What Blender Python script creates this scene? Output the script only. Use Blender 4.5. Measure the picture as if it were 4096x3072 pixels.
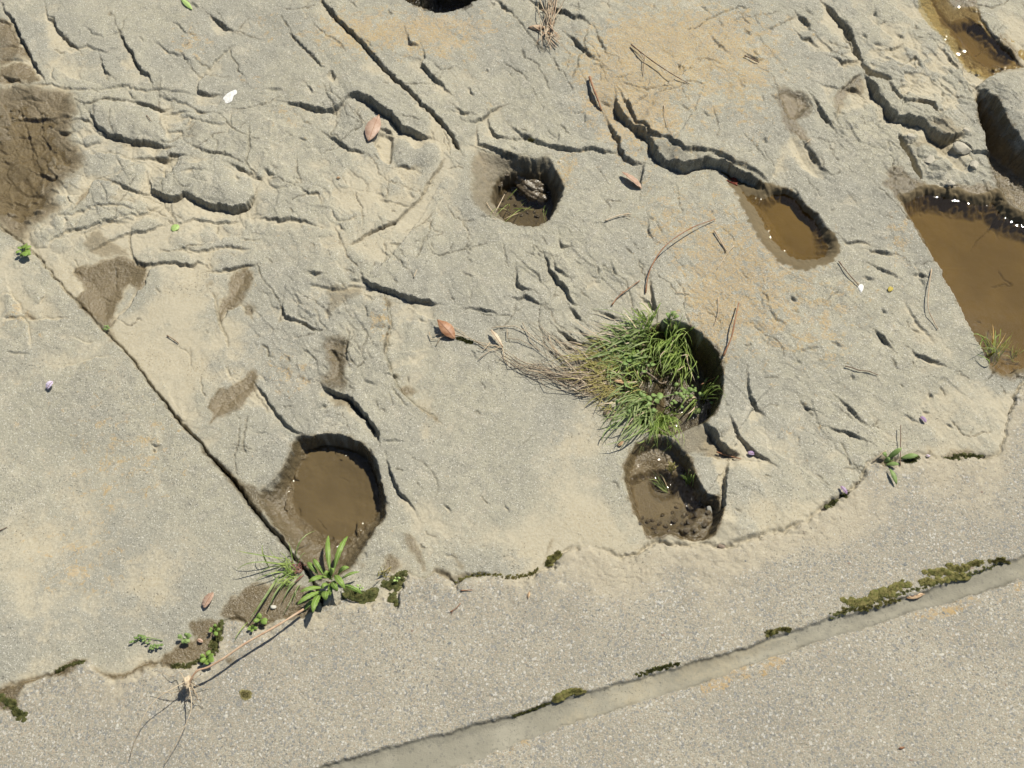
import bpy, bmesh, math, random
import numpy as np
from mathutils import Vector, Matrix

for o in list(bpy.data.objects):
    bpy.data.objects.remove(o)
SC = bpy.context.scene
COL = SC.collection
RNG = random.Random(11)
NR = np.random.RandomState(5)

# ------------------------------------------------------------------ camera, sky, sun, exposure
CAM_H = 1.70
DEP = math.radians(62.0)
HFOV = math.radians(55.0)
cam_data = bpy.data.cameras.new('camera')
cam_data.sensor_fit = 'HORIZONTAL'
cam_data.angle = HFOV
cam_data.clip_start = 0.02
cam_data.clip_end = 300
cam = bpy.data.objects.new('camera', cam_data)
COL.objects.link(cam)
cam.location = (0, 0, CAM_H)
cam.rotation_euler = (math.pi / 2 - DEP, 0, 0)
SC.camera = cam

SUN_AZ = math.radians(43.0)      # clockwise from straight ahead (+Y)
SUN_EL = math.radians(55.0)
world = bpy.data.worlds.new('World')
SC.world = world
world.use_nodes = True
wn = world.node_tree
sky = wn.nodes.new('ShaderNodeTexSky')
sky.sky_type = 'NISHITA'
sky.sun_disc = False
sky.sun_elevation = SUN_EL
sky.sun_rotation = SUN_AZ
bg = wn.nodes['Background']
bg.inputs['Strength'].default_value = 0.06
wn.links.new(sky.outputs[0], bg.inputs[0])
sd = bpy.data.lights.new('sun', 'SUN')
sd.energy = 4.7
sd.angle = math.radians(0.55)
sd.color = (1.0, 0.945, 0.825)
sun = bpy.data.objects.new('sun', sd)
COL.objects.link(sun)
SUN_DIR = Vector((math.sin(SUN_AZ) * math.cos(SUN_EL), math.cos(SUN_AZ) * math.cos(SUN_EL), math.sin(SUN_EL)))
sun.rotation_euler = SUN_DIR.to_track_quat('Z', 'Y').to_euler()
sun.location = SUN_DIR * 10

vs = SC.view_settings
vs.view_transform = 'Standard'
vs.look = 'None'
vs.gamma = 1.0
vs.exposure = 0.36
vs.use_curve_mapping = False
SC.render.engine = 'CYCLES'
SC.cycles.max_bounces = 5
SC.cycles.use_adaptive_sampling = True
SC.cycles.adaptive_threshold = 0.03
SC.cycles.transparent_max_bounces = 8
SC.cycles.caustics_reflective = False
SC.cycles.caustics_refractive = False
SC.cycles.use_denoising = True

# ------------------------------------------------------------------ plan coordinates
# The survey of the site was taken in pixels of the 4096 x 3072 photograph; G0 turns such a survey
# point into metres on the ground plane.
FOC = 2048 / math.tan(HFOV / 2)
CD, SD = math.cos(DEP), math.sin(DEP)


def G0(u, v, z=0.0):
    a, b = (u - 2048) / FOC, (1536 - v) / FOC
    dx, dy, dz = a, b * SD + CD, b * CD - SD
    t = (z - CAM_H) / dz
    return dx * t, dy * t


def to_uv(X, Y):
    depth = np.maximum(Y * CD + CAM_H * SD, 0.25)
    u = 2048 + FOC * X / depth
    v = 1536 - FOC * (Y * SD - CAM_H * CD) / depth
    return u, v


def T(c, r, pts):
    return [(1024 * c + x / 1.62, 1024 * r + y / 1.62) for x, y in pts]


def lines(lo, hi, d0, d1, far):
    a = [lo]
    while a[-1] < hi:
        f = (a[-1] - lo) / (hi - lo)
        a.append(a[-1] + d0 + (d1 - d0) * f)
    s, up = d1, []
    p = a[-1]
    while p < hi + far:
        s = min(s * 1.22, 3.0)
        p += s
        up.append(p)
    s, dn = d0, []
    p = lo
    while p > lo - far:
        s = min(s * 1.22, 3.0)
        p -= s
        dn.append(p)
    return np.array(dn[::-1] + a + up)


XL = lines(-1.33, 1.33, 0.0021, 0.0021, 40)
YL = lines(0.17, 2.02, 0.00165, 0.0027, 40)
X, Y = np.meshgrid(XL, YL)
U, V = to_uv(X, Y)
NY, NX = X.shape

TAB = NR.rand(512, 512).astype(np.float32)


def vn(x, y, s=0):
    x = x + s * 37.31
    y = y + s * 91.7
    xi, yi = np.floor(x).astype(np.int64), np.floor(y).astype(np.int64)
    fx, fy = (x - xi).astype(np.float32), (y - yi).astype(np.float32)
    fx = fx * fx * fx * (fx * (fx * 6 - 15) + 10)
    fy = fy * fy * fy * (fy * (fy * 6 - 15) + 10)
    x0, y0, x1, y1 = xi & 511, yi & 511, (xi + 1) & 511, (yi + 1) & 511
    a = TAB[y0, x0] * (1 - fx) + TAB[y0, x1] * fx
    b = TAB[y1, x0] * (1 - fx) + TAB[y1, x1] * fx
    return (a * (1 - fy) + b * fy) * 2 - 1


def fbm(x, y, f, oct=3, s=0, gain=0.5):
    h, a, n = 0.0, 1.0, 0.0
    for i in range(oct):
        c, sn = math.cos(0.6 * i + s), math.sin(0.6 * i + s)
        h = h + a * vn((c * x - sn * y) * f, (sn * x + c * y) * f, s + i * 3)
        n += a
        a *= gain
        f *= 2.03
    return h / n


def sm(x, a, b):
    t = np.clip((x - a) / (b - a), 0, 1)
    return t * t * (3 - 2 * t)


def facets(x, y, f, s):
    """broken plates: every cell a slightly tilted plane of its own height"""
    x, y = x * f + s * 11.3, y * f + s * 5.7
    xi, yi = np.floor(x).astype(np.int64), np.floor(y).astype(np.int64)
    best = np.full(x.shape, 9.0)
    out = np.zeros(x.shape)
    for dj in (-1, 0, 1):
        for di in (-1, 0, 1):
            a, b = (xi + di) & 511, (yi + dj) & 511
            px = x - (xi + di + TAB[b, a])
            py = y - (yi + dj + TAB[(b + 101) & 511, (a + 57) & 511])
            d = px * px + py * py
            m = d < best
            best = np.where(m, d, best)
            t1, t2, h = TAB[(b + 7) & 511, a], TAB[b, (a + 31) & 511], TAB[(b + 77) & 511, (a + 13) & 511]
            out = np.where(m, (t1 - .5) * px * 1.3 + (t2 - .5) * py * 1.3 + h - .5, out)
    return out


# wobble the survey lines so that edges break like stone
WU = U + 7 * fbm(X, Y, 28, 3, 1) + 6 * fbm(X, Y, 130, 3, 2)
WV = V + 7 * fbm(X, Y, 28, 3, 7) + 6 * fbm(X, Y, 130, 3, 8)
WU2 = U + 14 * fbm(X, Y, 30, 3, 15) + 10 * fbm(X, Y, 110, 2, 16)
WV2 = V + 14 * fbm(X, Y, 30, 3, 17) + 10 * fbm(X, Y, 110, 2, 18)

H = np.zeros_like(X)            # millimetres
WET = np.zeros_like(X)
SILT = np.zeros_like(X)
LICH = np.zeros_like(X)
STAIN_SHADE = np.zeros_like(X)  # dark stains and crack dirt, plus shade painted in a few hollows
MUD = np.zeros_like(X)


def window(pts, pad):
    w = [G0(u + du, v + dv) for u, v in pts for du in (-pad, pad) for dv in (-pad, pad)]
    xs, ys = [p[0] for p in w], [p[1] for p in w]
    i0, i1 = np.searchsorted(XL, [min(xs), max(xs)])
    j0, j1 = np.searchsorted(YL, [min(ys), max(ys)])
    return slice(max(j0 - 1, 0), j1 + 1), slice(max(i0 - 1, 0), i1 + 1)


def pdist(pts, S, closed=False, uv=None):
    """distance to a polyline, signed side (negative = left of travel in a y-down picture), arclength"""
    uu, vv = (WU[S], WV[S]) if uv is None else (uv[0][S], uv[1][S])
    best = np.full(uu.shape, 1e18)
    side = np.zeros_like(uu)
    arc = np.zeros_like(uu)
    acc = 0.0
    P = list(pts) + ([pts[0]] if closed else [])
    for (x0, y0), (x1, y1) in zip(P[:-1], P[1:]):
        dx, dy = x1 - x0, y1 - y0
        L2 = dx * dx + dy * dy + 1e-9
        px, py = uu - x0, vv - y0
        t = np.clip((px * dx + py * dy) / L2, 0, 1)
        d2 = (px - t * dx) ** 2 + (py - t * dy) ** 2
        m = d2 < best
        best = np.where(m, d2, best)
        side = np.where(m, dx * py - dy * px, side)
        arc = np.where(m, acc + t * math.sqrt(L2), arc)
        acc += math.sqrt(L2)
    return np.sqrt(best), side, arc, acc


def inside(pts, S, uv=None):
    uu, vv = (WU[S], WV[S]) if uv is None else (uv[0][S], uv[1][S])
    r = np.zeros(uu.shape, bool)
    n = len(pts)
    for i in range(n):
        x0, y0 = pts[i]
        x1, y1 = pts[(i + 1) % n]
        if y0 == y1:
            continue
        c = ((y0 > vv) != (y1 > vv)) & (uu < (x1 - x0) * (vv - y0) / (y1 - y0) + x0)
        r ^= c
    return r


def chaikin(p, n=2):
    for _ in range(n):
        q = []
        for i in range(len(p)):
            a, b = p[i], p[(i + 1) % len(p)]
            q.append((0.75 * a[0] + 0.25 * b[0], 0.75 * a[1] + 0.25 * b[1]))
            q.append((0.25 * a[0] + 0.75 * b[0], 0.25 * a[1] + 0.75 * b[1]))
        p = q
    return p


def sdf(pts, pad, uv=None):
    S = window(pts, pad)
    d, _, _, _ = pdist(pts, S, True, uv)
    return S, np.where(inside(pts, S, uv), d, -d)


def taper(arc, L, e):
    return np.clip(np.minimum(arc, L - arc) / e, 0.0, 1) ** 0.7


def extend(pts, d):
    (a, b), (c, e) = pts[0], pts[1]
    l = math.hypot(c - a, e - b) + 1e-6
    p0 = (a - (c - a) / l * d, b - (e - b) / l * d)
    (a, b), (c, e) = pts[-1], pts[-2]
    l = math.hypot(c - a, e - b) + 1e-6
    p1 = (a - (c - a) / l * d * .8, b - (e - b) / l * d * .8 + d * .2)
    return [p0] + list(pts) + [p1]


def ledge(pts, h, reach=70, low=0.4, hi=1, w=3.5, reach2=None, end=45):
    """a step; the side towards the sun (left of travel) stands h mm above the other and fades away from the edge"""
    S = window(pts, reach * 4.6)
    d, side, arc, L = pdist(pts, S)
    s = np.where(side < 0, d, -d) * hi
    k = sm(s, -w, w)
    hmod = 1.22 * h * (0.85 + 0.35 * vn(arc / 40, arc * 0, int(abs(pts[0][0])) % 50))
    e = taper(arc, L, min(max(end, 70), L / 2.3)) ** 1.25
    reach = reach * 1.75
    reach2 = reach2 or reach * 0.7
    up = (1 - low) * np.exp(-d / reach)
    dn = -low * np.exp(-d / reach2)
    # kill the effect past the ends of the line
    H[S] += hmod * e * (k * up + (1 - k) * dn)
    H[S] -= (1.2 + 0.28 * h) * e * np.exp(-((s + 1.3 * w) / 4.0) ** 2)      # a crisp split at the foot
    if h > 4 and len(pts) > 2:
        crack(extend(pts, 45), 2.2, 2.4, 40)


def crack(pts, w, depth, end=25):
    S = window(pts, w * 4 + 20)
    d, side, arc, L = pdist(pts, S)
    ww = w * (0.75 + 0.5 * vn(arc / 22, arc * 0, int(abs(pts[0][1])) % 50))
    e = taper(arc, L, min(end, L / 3))
    H[S] -= depth * e * np.exp(-(d / (ww * 0.75 + 0.5)) ** 2)
    STAIN_SHADE[S] = np.maximum(STAIN_SHADE[S], 0.75 * e * np.exp(-(d / (w * .9)) ** 2))


def block(pts, h, r=25, groove=1.5, smooth=1):
    pts = chaikin(pts, smooth)
    S, s = sdf(pts, 60)
    H[S] += np.where(s > 0, h * (1 - np.exp(-np.maximum(s, 0) / r)), -groove * np.exp(-np.maximum(-s, 0) / 7) * 1.0)


def basin(pts, depth, wall, wall_far=None, toward=(0, 0), smooth=2, power=1.0):
    """a hollow; wall = width of the slope in survey pixels, wall_far on the side facing 'toward'"""
    pts = chaikin(pts, smooth)
    S, s = sdf(pts, 40)
    cu = sum(p[0] for p in pts) / len(pts)
    cv = sum(p[1] for p in pts) / len(pts)
    w = wall
    if wall_far is not None:
        ang = ((U[S] - cu) * toward[0] + (V[S] - cv) * toward[1]) / (np.hypot(U[S] - cu, V[S] - cv) + 30)
        w = wall + (wall_far - wall) * sm(ang, -0.35, 0.75)
    t = np.clip(s / w, 0, 1)
    t = t * t * (3 - 2 * t)
    H[S] -= depth * t ** power
    return S, s


def patch(F, pts, amp, soft=12, smooth=1, rough=None):
    pts = chaikin(pts, smooth)
    S, s = sdf(pts, soft * 3 + 20, (WU2, WV2))
    F[S] = np.maximum(F[S], amp * sm(s, -soft, soft))


def blob(F, u, v, ru, rv, amp):
    F += amp * np.exp(-((U - u) / ru) ** 2 - ((V - v) / rv) ** 2)
# ------------------------------------------------------------------ the seam, the mortar joint and the slabs
SEAM = [(-900, 3110), (-300, 2880), (0, 2776), (50, 2733), (123, 2715), (204, 2702), (265, 2665), (346, 2644), (395, 2684), (457, 2721), (519, 2696), (574, 2665),
        (636, 2659), (710, 2671), (802, 2640), (870, 2590), (886, 2500), (938, 2468), (988, 2505), (1024, 2511), (1117, 2474),
        (1197, 2437), (1252, 2449), (1308, 2418), (1363, 2394), (1407, 2412), (1481, 2418), (1536, 2388), (1573, 2425),
        (1592, 2394), (1617, 2313), (1641, 2289), (1691, 2320), (1740, 2289), (1802, 2307), (1826, 2344), (1851, 2307),
        (1913, 2295), (2048, 2313), (2110, 2313), (2165, 2270), (2215, 2265), (2264, 2202), (2332, 2178), (2418, 2196),
        (2492, 2233), (2542, 2227), (2590, 2185), (2640, 2168), (2740, 2190), (2838, 2190), (2869, 2195), (2950, 2180), (3072, 2128),
        (3134, 2128), (3183, 2104), (3245, 2060), (3300, 2036), (3319, 2024), (3368, 1987), (3418, 1944), (3449, 1895),
        (3473, 1857), (3541, 1851), (3609, 1839), (3677, 1820), (3763, 1833), (3844, 1833), (3936, 1827), (4000, 1814),
        (4020, 1750), (4035, 1640), (4060, 1570), (4100, 1520), (4500, 1380), (5200, 1200)]
JOINT_TOP = [(-2500, 4150), (1320, 3062), (1431, 3023), (1555, 2992), (1765, 2937), (1888, 2900), (2048, 2862), (2196, 2813),
             (2344, 2770), (2560, 2715), (2758, 2653), (2974, 2597), (3072, 2556), (3183, 2520), (3294, 2480), (3467, 2446),
             (3628, 2390), (3751, 2345), (3874, 2307), (3986, 2256), (4096, 2227), (6500, 1560)]
JOINT_LOW = [(-2500, 4480), (1820, 3072), (2048, 2982), (2233, 2910), (2418, 2852), (2604, 2795), (2789, 2739), (3072, 2638),
             (3257, 2573), (3442, 2520), (3628, 2458), (3813, 2404), (3998, 2348), (4096, 2313), (6500, 1640)]


def vline(L, uu):
    a = np.array(L, float)
    return np.interp(uu, a[:, 0], a[:, 1])


SV = WV2 - vline(SEAM, WU2)            # > 0 on the concrete
JT = .4 * WV + .6 * WV2 - vline(JOINT_TOP, WU)
JL = .4 * WV + .6 * WV2 - vline(JOINT_LOW, WU)
# behind the camera everything is path
behind = Y < -0.4
JL = np.where(behind, 500, JL)
JT = np.where(behind, 800, JT)
SV = np.where(behind, 2000, SV)
is_path = JL > 0
is_joint = (JT > 0) & ~is_path
is_strip = (SV > 0) & ~is_joint & ~is_path
is_rock = ~(is_path | is_joint | is_strip)
rockf = sm(-SV, -6, 25)
concf = 1 - rockf

# ------------------------------------------------------------------ large relief of the bedrock
base = 10 * fbm(X, Y, 2.2, 3, 21) + 2.8 * fbm(X, Y, 9, 3, 22)
# silt lies where water slows down
SILT += 0.38 + 0.6 * fbm(X, Y, 3.0, 4, 31) + 0.35 * fbm(X, Y, 14, 3, 33)
for a in [(2250, 1900, 420, 330, .55), (2500, 2150, 500, 110, .5), (500, 1000, 420, 330, .45), (700, 1350, 300, 250, .35),
          (1500, 800, 260, 160, .35), (1750, 1350, 130, 320, .6), (2050, 850, 260, 120, .35), (400, 2350, 600, 260, .4), (700, 2150, 450, 330, .25),
          (3200, 2080, 420, 120, .55), (3850, 1600, 260, 300, .4), (3500, 1350, 240, 300, .15), (3150, 650, 120, 220, .5), (2950, 1800, 160, 120, .7),
          (1600, 2100, 260, 200, .25), (1450, 1000, 260, 130, .25), (3900, 300, 400, 330, .5), (500, 620, 300, 200, .2), (150, 300, 150, 260, .6)]:
    blob(SILT, *a)
for a in [(1800, 1100, 420, 170, -.55), (2050, 1450, 330, 180, -.6), (1950, 1850, 260, 230, -.65), (2750, 450, 380, 330, -.35),
          (3350, 1500, 380, 330, -.5), (1150, 300, 420, 200, -.15), (150, 1550, 220, 300, -.3), (3050, 1000, 330, 330, -.25), (3500, 600, 150, 150, -.5),
          (2200, 300, 250, 300, -.2), (1350, 600, 200, 200, -.2)]:
    blob(SILT, *a)
# loose rows of lichen
LICH += .12 + .22 * fbm(X, Y, 4, 3, 120)
for a in [(2950, 1020, 300, 300, .52), (2720, 330, 420, 240, .40), (3050, 1300, 300, 300, .25), (2500, 150, 300, 200, .35), (2500, 420, 160, 200, .3), (1720, 140, 330, 110, .75), (1330, 120, 180, 120, .4), (760, 170, 110, 100, .6),
          (2900, 160, 300, 150, .5), (480, 1820, 280, 260, .45), (260, 2270, 260, 160, .42), (1170, 1500, 130, 130, .5), (1520, 1280, 50, 70, .6),
          (2260, 680, 60, 90, .7), (1150, 430, 120, 100, .35), (3820, 1650, 110, 90, .35), (3350, 1300, 160, 160, .3), (3200, 1750, 200, 160, .2), (2850, 1300, 120, 200, .55),
          (3600, 960, 60, 120, .4), (1000, 320, 60, 60, .3), (60, 1260, 60, 70, .6), (1050, 90, 60, 100, .4), (3010, 350, 120, 160, .4), (2480, 520, 220, 200, .25), (2650, 880, 150, 180, .45)]:
    blob(LICH, *a)

rough = 0.5 + 0.0 * X
for a in [(1350, 1250, 300, 200, .8), (2250, 1100, 230, 200, .9), (3600, 400, 420, 330, .9), (700, 700, 500, 330, .5), (120, 650, 180, 260, 1.3), (3900, 700, 200, 200, .6), (1350, 700, 400, 220, .3),
          (2950, 1250, 330, 330, .2), (3300, 1600, 300, 300, .25), (1250, 1500, 250, 250, .5), (2200, 250, 350, 250, .3)]:
    blob(rough, *a)
for a in [(2250, 1900, 420, 330, -.35), (500, 2200, 700, 500, -.3), (600, 1200, 400, 200, -.25), (1800, 1500, 200, 300, -.2)]:
    blob(rough, *a)
blob(rough, 3850, 450, 320, 320, .8)
rough = np.clip(rough, 0.12, 2.3)


def terr(n, k):
    f = n * k
    i = np.floor(f)
    return (i + sm(f - i, 0.86, 1.0)) / k


# thin layers spalling off: small scarps running down to the right
ca, sa = math.cos(math.radians(-52)), math.sin(math.radians(-52))
XA, YA = X * ca + Y * sa, -X * sa + Y * ca
layer = fbm(XA * 0.55, YA, 9, 4, 41)
layer2 = fbm(XA * 0.6 + 3, YA, 22, 3, 43)
mid = 1.1 * fbm(X, Y, 34, 3, 45) + 0.55 * fbm(X, Y, 120, 3, 46)
grainy = 0.28 * fbm(X, Y, 320, 2, 47)
lmask = sm(fbm(X, Y, 4, 2, 48), -0.1, 0.35)
FX, FY = XA * .62 + .006 * fbm(X, Y, 30, 2, 91), YA + .006 * fbm(X, Y, 30, 2, 92)
fac1 = facets(FX, FY, 13, 1)
fac2 = facets(FX + .004 * fbm(X, Y, 80, 2, 93), FY, 42, 2)
fmask = sm(fbm(X, Y, 5, 3, 94), -.15, .4)
rock = base + rough * (lmask * 6.0 * terr(layer, 3.4) + (1 - lmask) * 3.6 * terr(layer2, 2.8) + 1.1 * mid) + 1.3 * grainy \
    + np.clip(rough - .3, 0, 1.3) * (fmask * 6.0 * fac1 + (1.1 - fmask) * 3.0 * fac2)
conc = 1.6 * fbm(X, Y, 3, 2, 51) + 0.35 * fbm(X, Y, 60, 2, 52) + 0.33 * fbm(X, Y, 330, 2, 53)
pits = sm(vn(X * 210, Y * 210, 54), 0.62, 0.9) * sm(vn(X * 30, Y * 30, 55), -0.1, 0.6)
conc = conc - 1.5 * pits
mort = 0.6 * fbm(X, Y, 5, 2, 56) + 0.12 * fbm(X, Y, 150, 2, 57)

# random short splits
for k in range(330):
    u, v = NR.uniform(-50, 4150), NR.uniform(-40, 2250)
    if NR.rand() < 0.45:
        u, v = [(2250, 1120), (1300, 1250), (3550, 420), (1200, 1600), (3300, 1650), (2150, 300), (1500, 800)][NR.randint(7)]
        u, v = u + NR.normal(0, 210), v + NR.normal(0, 170)
    if v > np.interp(u, [p[0] for p in SEAM], [p[1] for p in SEAM]) - 60 or (u < 1000 and v > 900 + u * 1.1):
        continue
    a = math.radians(NR.choice([48, 52, 12, -30], p=[.45, .25, .2, .1]) + NR.normal(0, 12))
    n, st = NR.randint(2, 7), NR.uniform(7, 20)
    P = [(u, v)]
    for i in range(n):
        a2 = a + NR.normal(0, 0.35)
        P.append((P[-1][0] + st * math.cos(a2), P[-1][1] + st * math.sin(a2)))
    if NR.rand() < 0.7:
        crack(P, NR.uniform(1.8, 3.2), NR.uniform(1.5, 4), 12)
    else:
        ledge(P, NR.uniform(1.0, 3.2), 30, .4, 1, 2.5, None, 18)

# long hairline splits, wandering and branching
for k in range(95):
    u, v = NR.uniform(-50, 4150), NR.uniform(-40, 2100)
    if NR.rand() < .6:
        u, v = [(2250, 1120), (1300, 1250), (3600, 350), (1200, 1600), (600, 800), (2150, 300), (1500, 800), (900, 350)][NR.randint(8)]
        u, v = u + NR.normal(0, 260), v + NR.normal(0, 200)
    if v > np.interp(u, [p[0] for p in SEAM], [p[1] for p in SEAM]) - 80 or (u < 1100 and v > 850 + u * 1.1):
        continue
    a = math.radians(NR.choice([50, 15, -25, 80], p=[.45, .25, .15, .15]) + NR.normal(0, 10))
    P = [(u, v)]
    for i in range(NR.randint(5, 14)):
        a += NR.normal(0, .28)
        P.append((P[-1][0] + 22 * math.cos(a), P[-1][1] + 22 * math.sin(a)))
    crack(P, NR.uniform(1.8, 2.8), NR.uniform(2, 4.5), 30)
    if len(P) > 7:
        q, b = P[len(P) // 2], a + NR.choice([-1, 1]) * NR.uniform(.5, 1.0)
        Q = [q]
        for i in range(NR.randint(2, 5)):
            b += NR.normal(0, .3)
            Q.append((Q[-1][0] + 20 * math.cos(b), Q[-1][1] + 20 * math.sin(b)))
        crack(Q, NR.uniform(1.6, 2.3), NR.uniform(1.5, 3), 20)

# ------------------------------------------------------------------ surveyed joints, scarps and blocks
# upper left
L = ledge
L(T(0, 0, [(10, 20), (45, 75), (90, 140), (130, 220), (170, 310), (205, 370), (245, 450), (290, 520)]), 13, 90, .75)
L(T(0, 0, [(0, 480), (60, 505), (110, 510), (150, 540)]), 9, 40)
L(T(0, 0, [(-40, 130), (40, 130), (80, 160)]), 5, 50, .3)
L(T(0, 0, [(-40, 300), (60, 280), (140, 300)]), 4, 50, .3)
L(T(0, 0, [(-40, 390), (70, 370), (190, 380)]), 4, 40, .3)
L(T(0, 0, [(300, 70), (310, 120), (350, 135), (370, 190), (420, 235), (450, 270), (500, 320)]), 9, 40, .6)
crack(T(0, 0, [(305, 100), (345, 120), (365, 180)]), 7, 6)
crack(T(0, 0, [(420, 230), (450, 270), (500, 320)]), 7, 7)
L(T(0, 0, [(765, 190), (800, 260), (850, 350), (880, 400), (910, 450), (960, 490), (985, 545)]), 10, 40, .6)
crack(T(0, 0, [(765, 190), (800, 260), (850, 350), (880, 400), (910, 450)]), 6, 7)
crack(T(0, 0, [(695, 75), (718, 98)]), 5, 4, 6)
L(T(0, 0, [(650, 380), (665, 420), (685, 460), (725, 490)]), 8, 25, .7)
crack(T(0, 0, [(690, 480), (700, 525)]), 4, 3)
L(T(0, 0, [(345, 430), (340, 500), (370, 530)]), 3, 40)
L(T(0, 0, [(1350, 80), (1410, 130), (1450, 155), (1520, 190)]), 11, 45, .6)
L(T(0, 0, [(1220, 10), (1300, 50)]), 4, 30)
L(T(0, 0, [(180, 545), (330, 545), (450, 570), (640, 575), (790, 552), (850, 562), (940, 575), (1140, 590), (1290, 612)]), 3.5, 50, .6)
L(T(0, 0, [(830, 575), (850, 620), (880, 640)]), 4, 25)
L(T(0, 0, [(490, 640), (540, 680), (600, 660), (680, 640), (760, 645), (850, 655)]), 5, 30, .5)
L(T(0, 0, [(855, 655), (940, 680), (1000, 690), (1060, 712), (1100, 690)]), 12, 45, .5)
block(T(0, 0, [(575, 700), (620, 640), (720, 650), (850, 655), (1000, 700), (1050, 740), (1080, 860), (1110, 950), (1070, 962), (1000, 935), (940, 920), (870, 905), (740, 875), (640, 820), (600, 750)]), 7, 30, 1)
L(T(0, 0, [(565, 715), (605, 765), (640, 815), (700, 862), (740, 882), (800, 892), (880, 917), (940, 925), (1010, 942), (1075, 967), (1115, 955)]), 13, 50, .45)
crack(T(0, 0, [(725, 690), (715, 780), (745, 870)]), 4, 3)
crack(T(0, 0, [(600, 690), (615, 760)]), 4, 3)
crack(T(0, 0, [(1045, 740), (1040, 800), (1075, 860)]), 4, 2)
L(T(0, 0, [(610, 820), (640, 860), (720, 875)]), 5, 30)
L(T(0, 0, [(885, 1022), (950, 1030), (1080, 1045), (1110, 1010), (1235, 1022)]), 7, 35)
L(T(0, 0, [(1000, 1030), (1090, 1043), (1150, 1020)]), 5, 25)
L(T(0, 0, [(1440, 490), (1330, 480), (1290, 540), (1285, 590), (1340, 610), (1435, 618)]), 9, 45, .5)
L(T(0, 0, [(1250, 700), (1300, 730), (1385, 727)]), 6, 35)
L(T(0, 0, [(1170, 800), (1210, 800), (1260, 740)]), 4, 35)
block(T(0, 0, [(970, 1100), (1060, 1055), (1250, 1060), (1480, 1090), (1620, 1130), (1655, 1220), (1640, 1290), (1580, 1340), (1500, 1345), (1280, 1300), (1200, 1262), (1120, 1280), (1010, 1250)]), 8, 40, 1)
L(T(0, 0, [(962, 1170), (985, 1245), (1050, 1277), (1120, 1292), (1200, 1270), (1280, 1312), (1400, 1342), (1520, 1358), (1590, 1347), (1640, 1290), (1662, 1230)]), 17, 70, .5)
crack(T(0, 0, [(1540, 1370), (1600, 1350), (1655, 1280)]), 7, 5)
L(T(0, 0, [(1060, 1060), (1065, 1150), (1100, 1250)]), 3, 25, .4, -1)
L(T(0, 0, [(1130, 1140), (1250, 1110), (1400, 1140)]), 2.5, 40, .4)
block(T(0, 0, [(1250, 1060), (1350, 1050), (1390, 1120), (1370, 1210), (1290, 1200), (1250, 1130)]), 3, 18, 1.5)
L(T(0, 0, [(560, 1010), (640, 980), (740, 1000), (860, 1040), (960, 1030)]), 4, 40, .4, -1)
L(T(0, 0, [(720, 1172), (780, 1200), (850, 1232), (900, 1255), (985, 1262)]), 8, 50)
L(T(0, 0, [(720, 1172), (860, 1080), (960, 1030)]), 4, 40, .4, -1)
L(T(0, 0, [(480, 1350), (540, 1280), (600, 1180), (640, 1160), (725, 1172)]), 6, 50, .6, -1)
L(T(0, 0, [(330, 1400), (480, 1390), (620, 1330), (800, 1330), (960, 1400)]), 3, 50, .4)
L(T(0, 0, [(490, 1520), (640, 1470), (780, 1400), (960, 1380), (1090, 1300)]), 3, 50, .4)
crack(T(0, 0, [(1612, 820), (1618, 950), (1602, 1080), (1659, 1150)]), 5, 5)
L(T(0, 0, [(1470, 1060), (1540, 1092), (1610, 1132), (1670, 1160)]), 6, 50)
crack(T(0, 0, [(850, 1480), (832, 1590), (850, 1670)]), 5, 5)
crack(T(0, 0, [(1105, 1290), (1110, 1380), (1145, 1450)]), 4, 3)
crack(T(0, 0, [(1412, 1440), (1415, 1535)]), 3, 3)
crack(T(0, 0, [(490, 1440), (500, 1520)]), 3, 2)
block(T(0, 0, [(160, 1510), (230, 1480), (330, 1500), (320, 1590), (200, 1590)]), 4, 25, 2)
for p, h, hi in [([(430, 330), (560, 300), (690, 330), (780, 290)], 4, 1), ([(520, 160), (600, 220), (700, 250)], 4, 1), ([(1000, 250), (1090, 330), (1180, 360), (1270, 430)], 5, 1), ([(1100, 120), (1200, 200), (1290, 230)], 4, 1),
                 ([(1540, 260), (1440, 330), (1350, 420), (1300, 500)], 5, -1), ([(1000, 620), (1130, 640), (1260, 700)], 5, 1), ([(1130, 780), (1240, 760), (1380, 800), (1500, 790)], 4, 1), ([(1240, 940), (1330, 990), (1450, 1000), (1560, 1060)], 6, 1),
                 ([(300, 1560), (420, 1500), (560, 1480), (700, 1430), (860, 1440)], 5, 1), ([(560, 1640), (700, 1560), (860, 1500), (1000, 1500), (1100, 1440)], 5, 1), ([(1120, 1460), (1250, 1420), (1390, 1440), (1600, 1420)], 5, 1), ([(1160, 1600), (1300, 1640), (1450, 1600), (1640, 1620)], 5, 1),
                 ([(640, 1170), (700, 1260), (690, 1340)], 4, 1), ([(740, 1010), (800, 1090), (760, 1160)], 4, 1), ([(440, 900), (560, 930), (700, 900)], 5, 1), ([(470, 780), (560, 770), (620, 800)], 6, 1), ([(1040, 740), (1170, 720), (1260, 740)], 5, 1), ([(1060, 860), (1180, 850), (1200, 930)], 4, 1)]:
    L(T(0, 0, p), h * .8, 90, .35, hi, 2.5)
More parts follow.
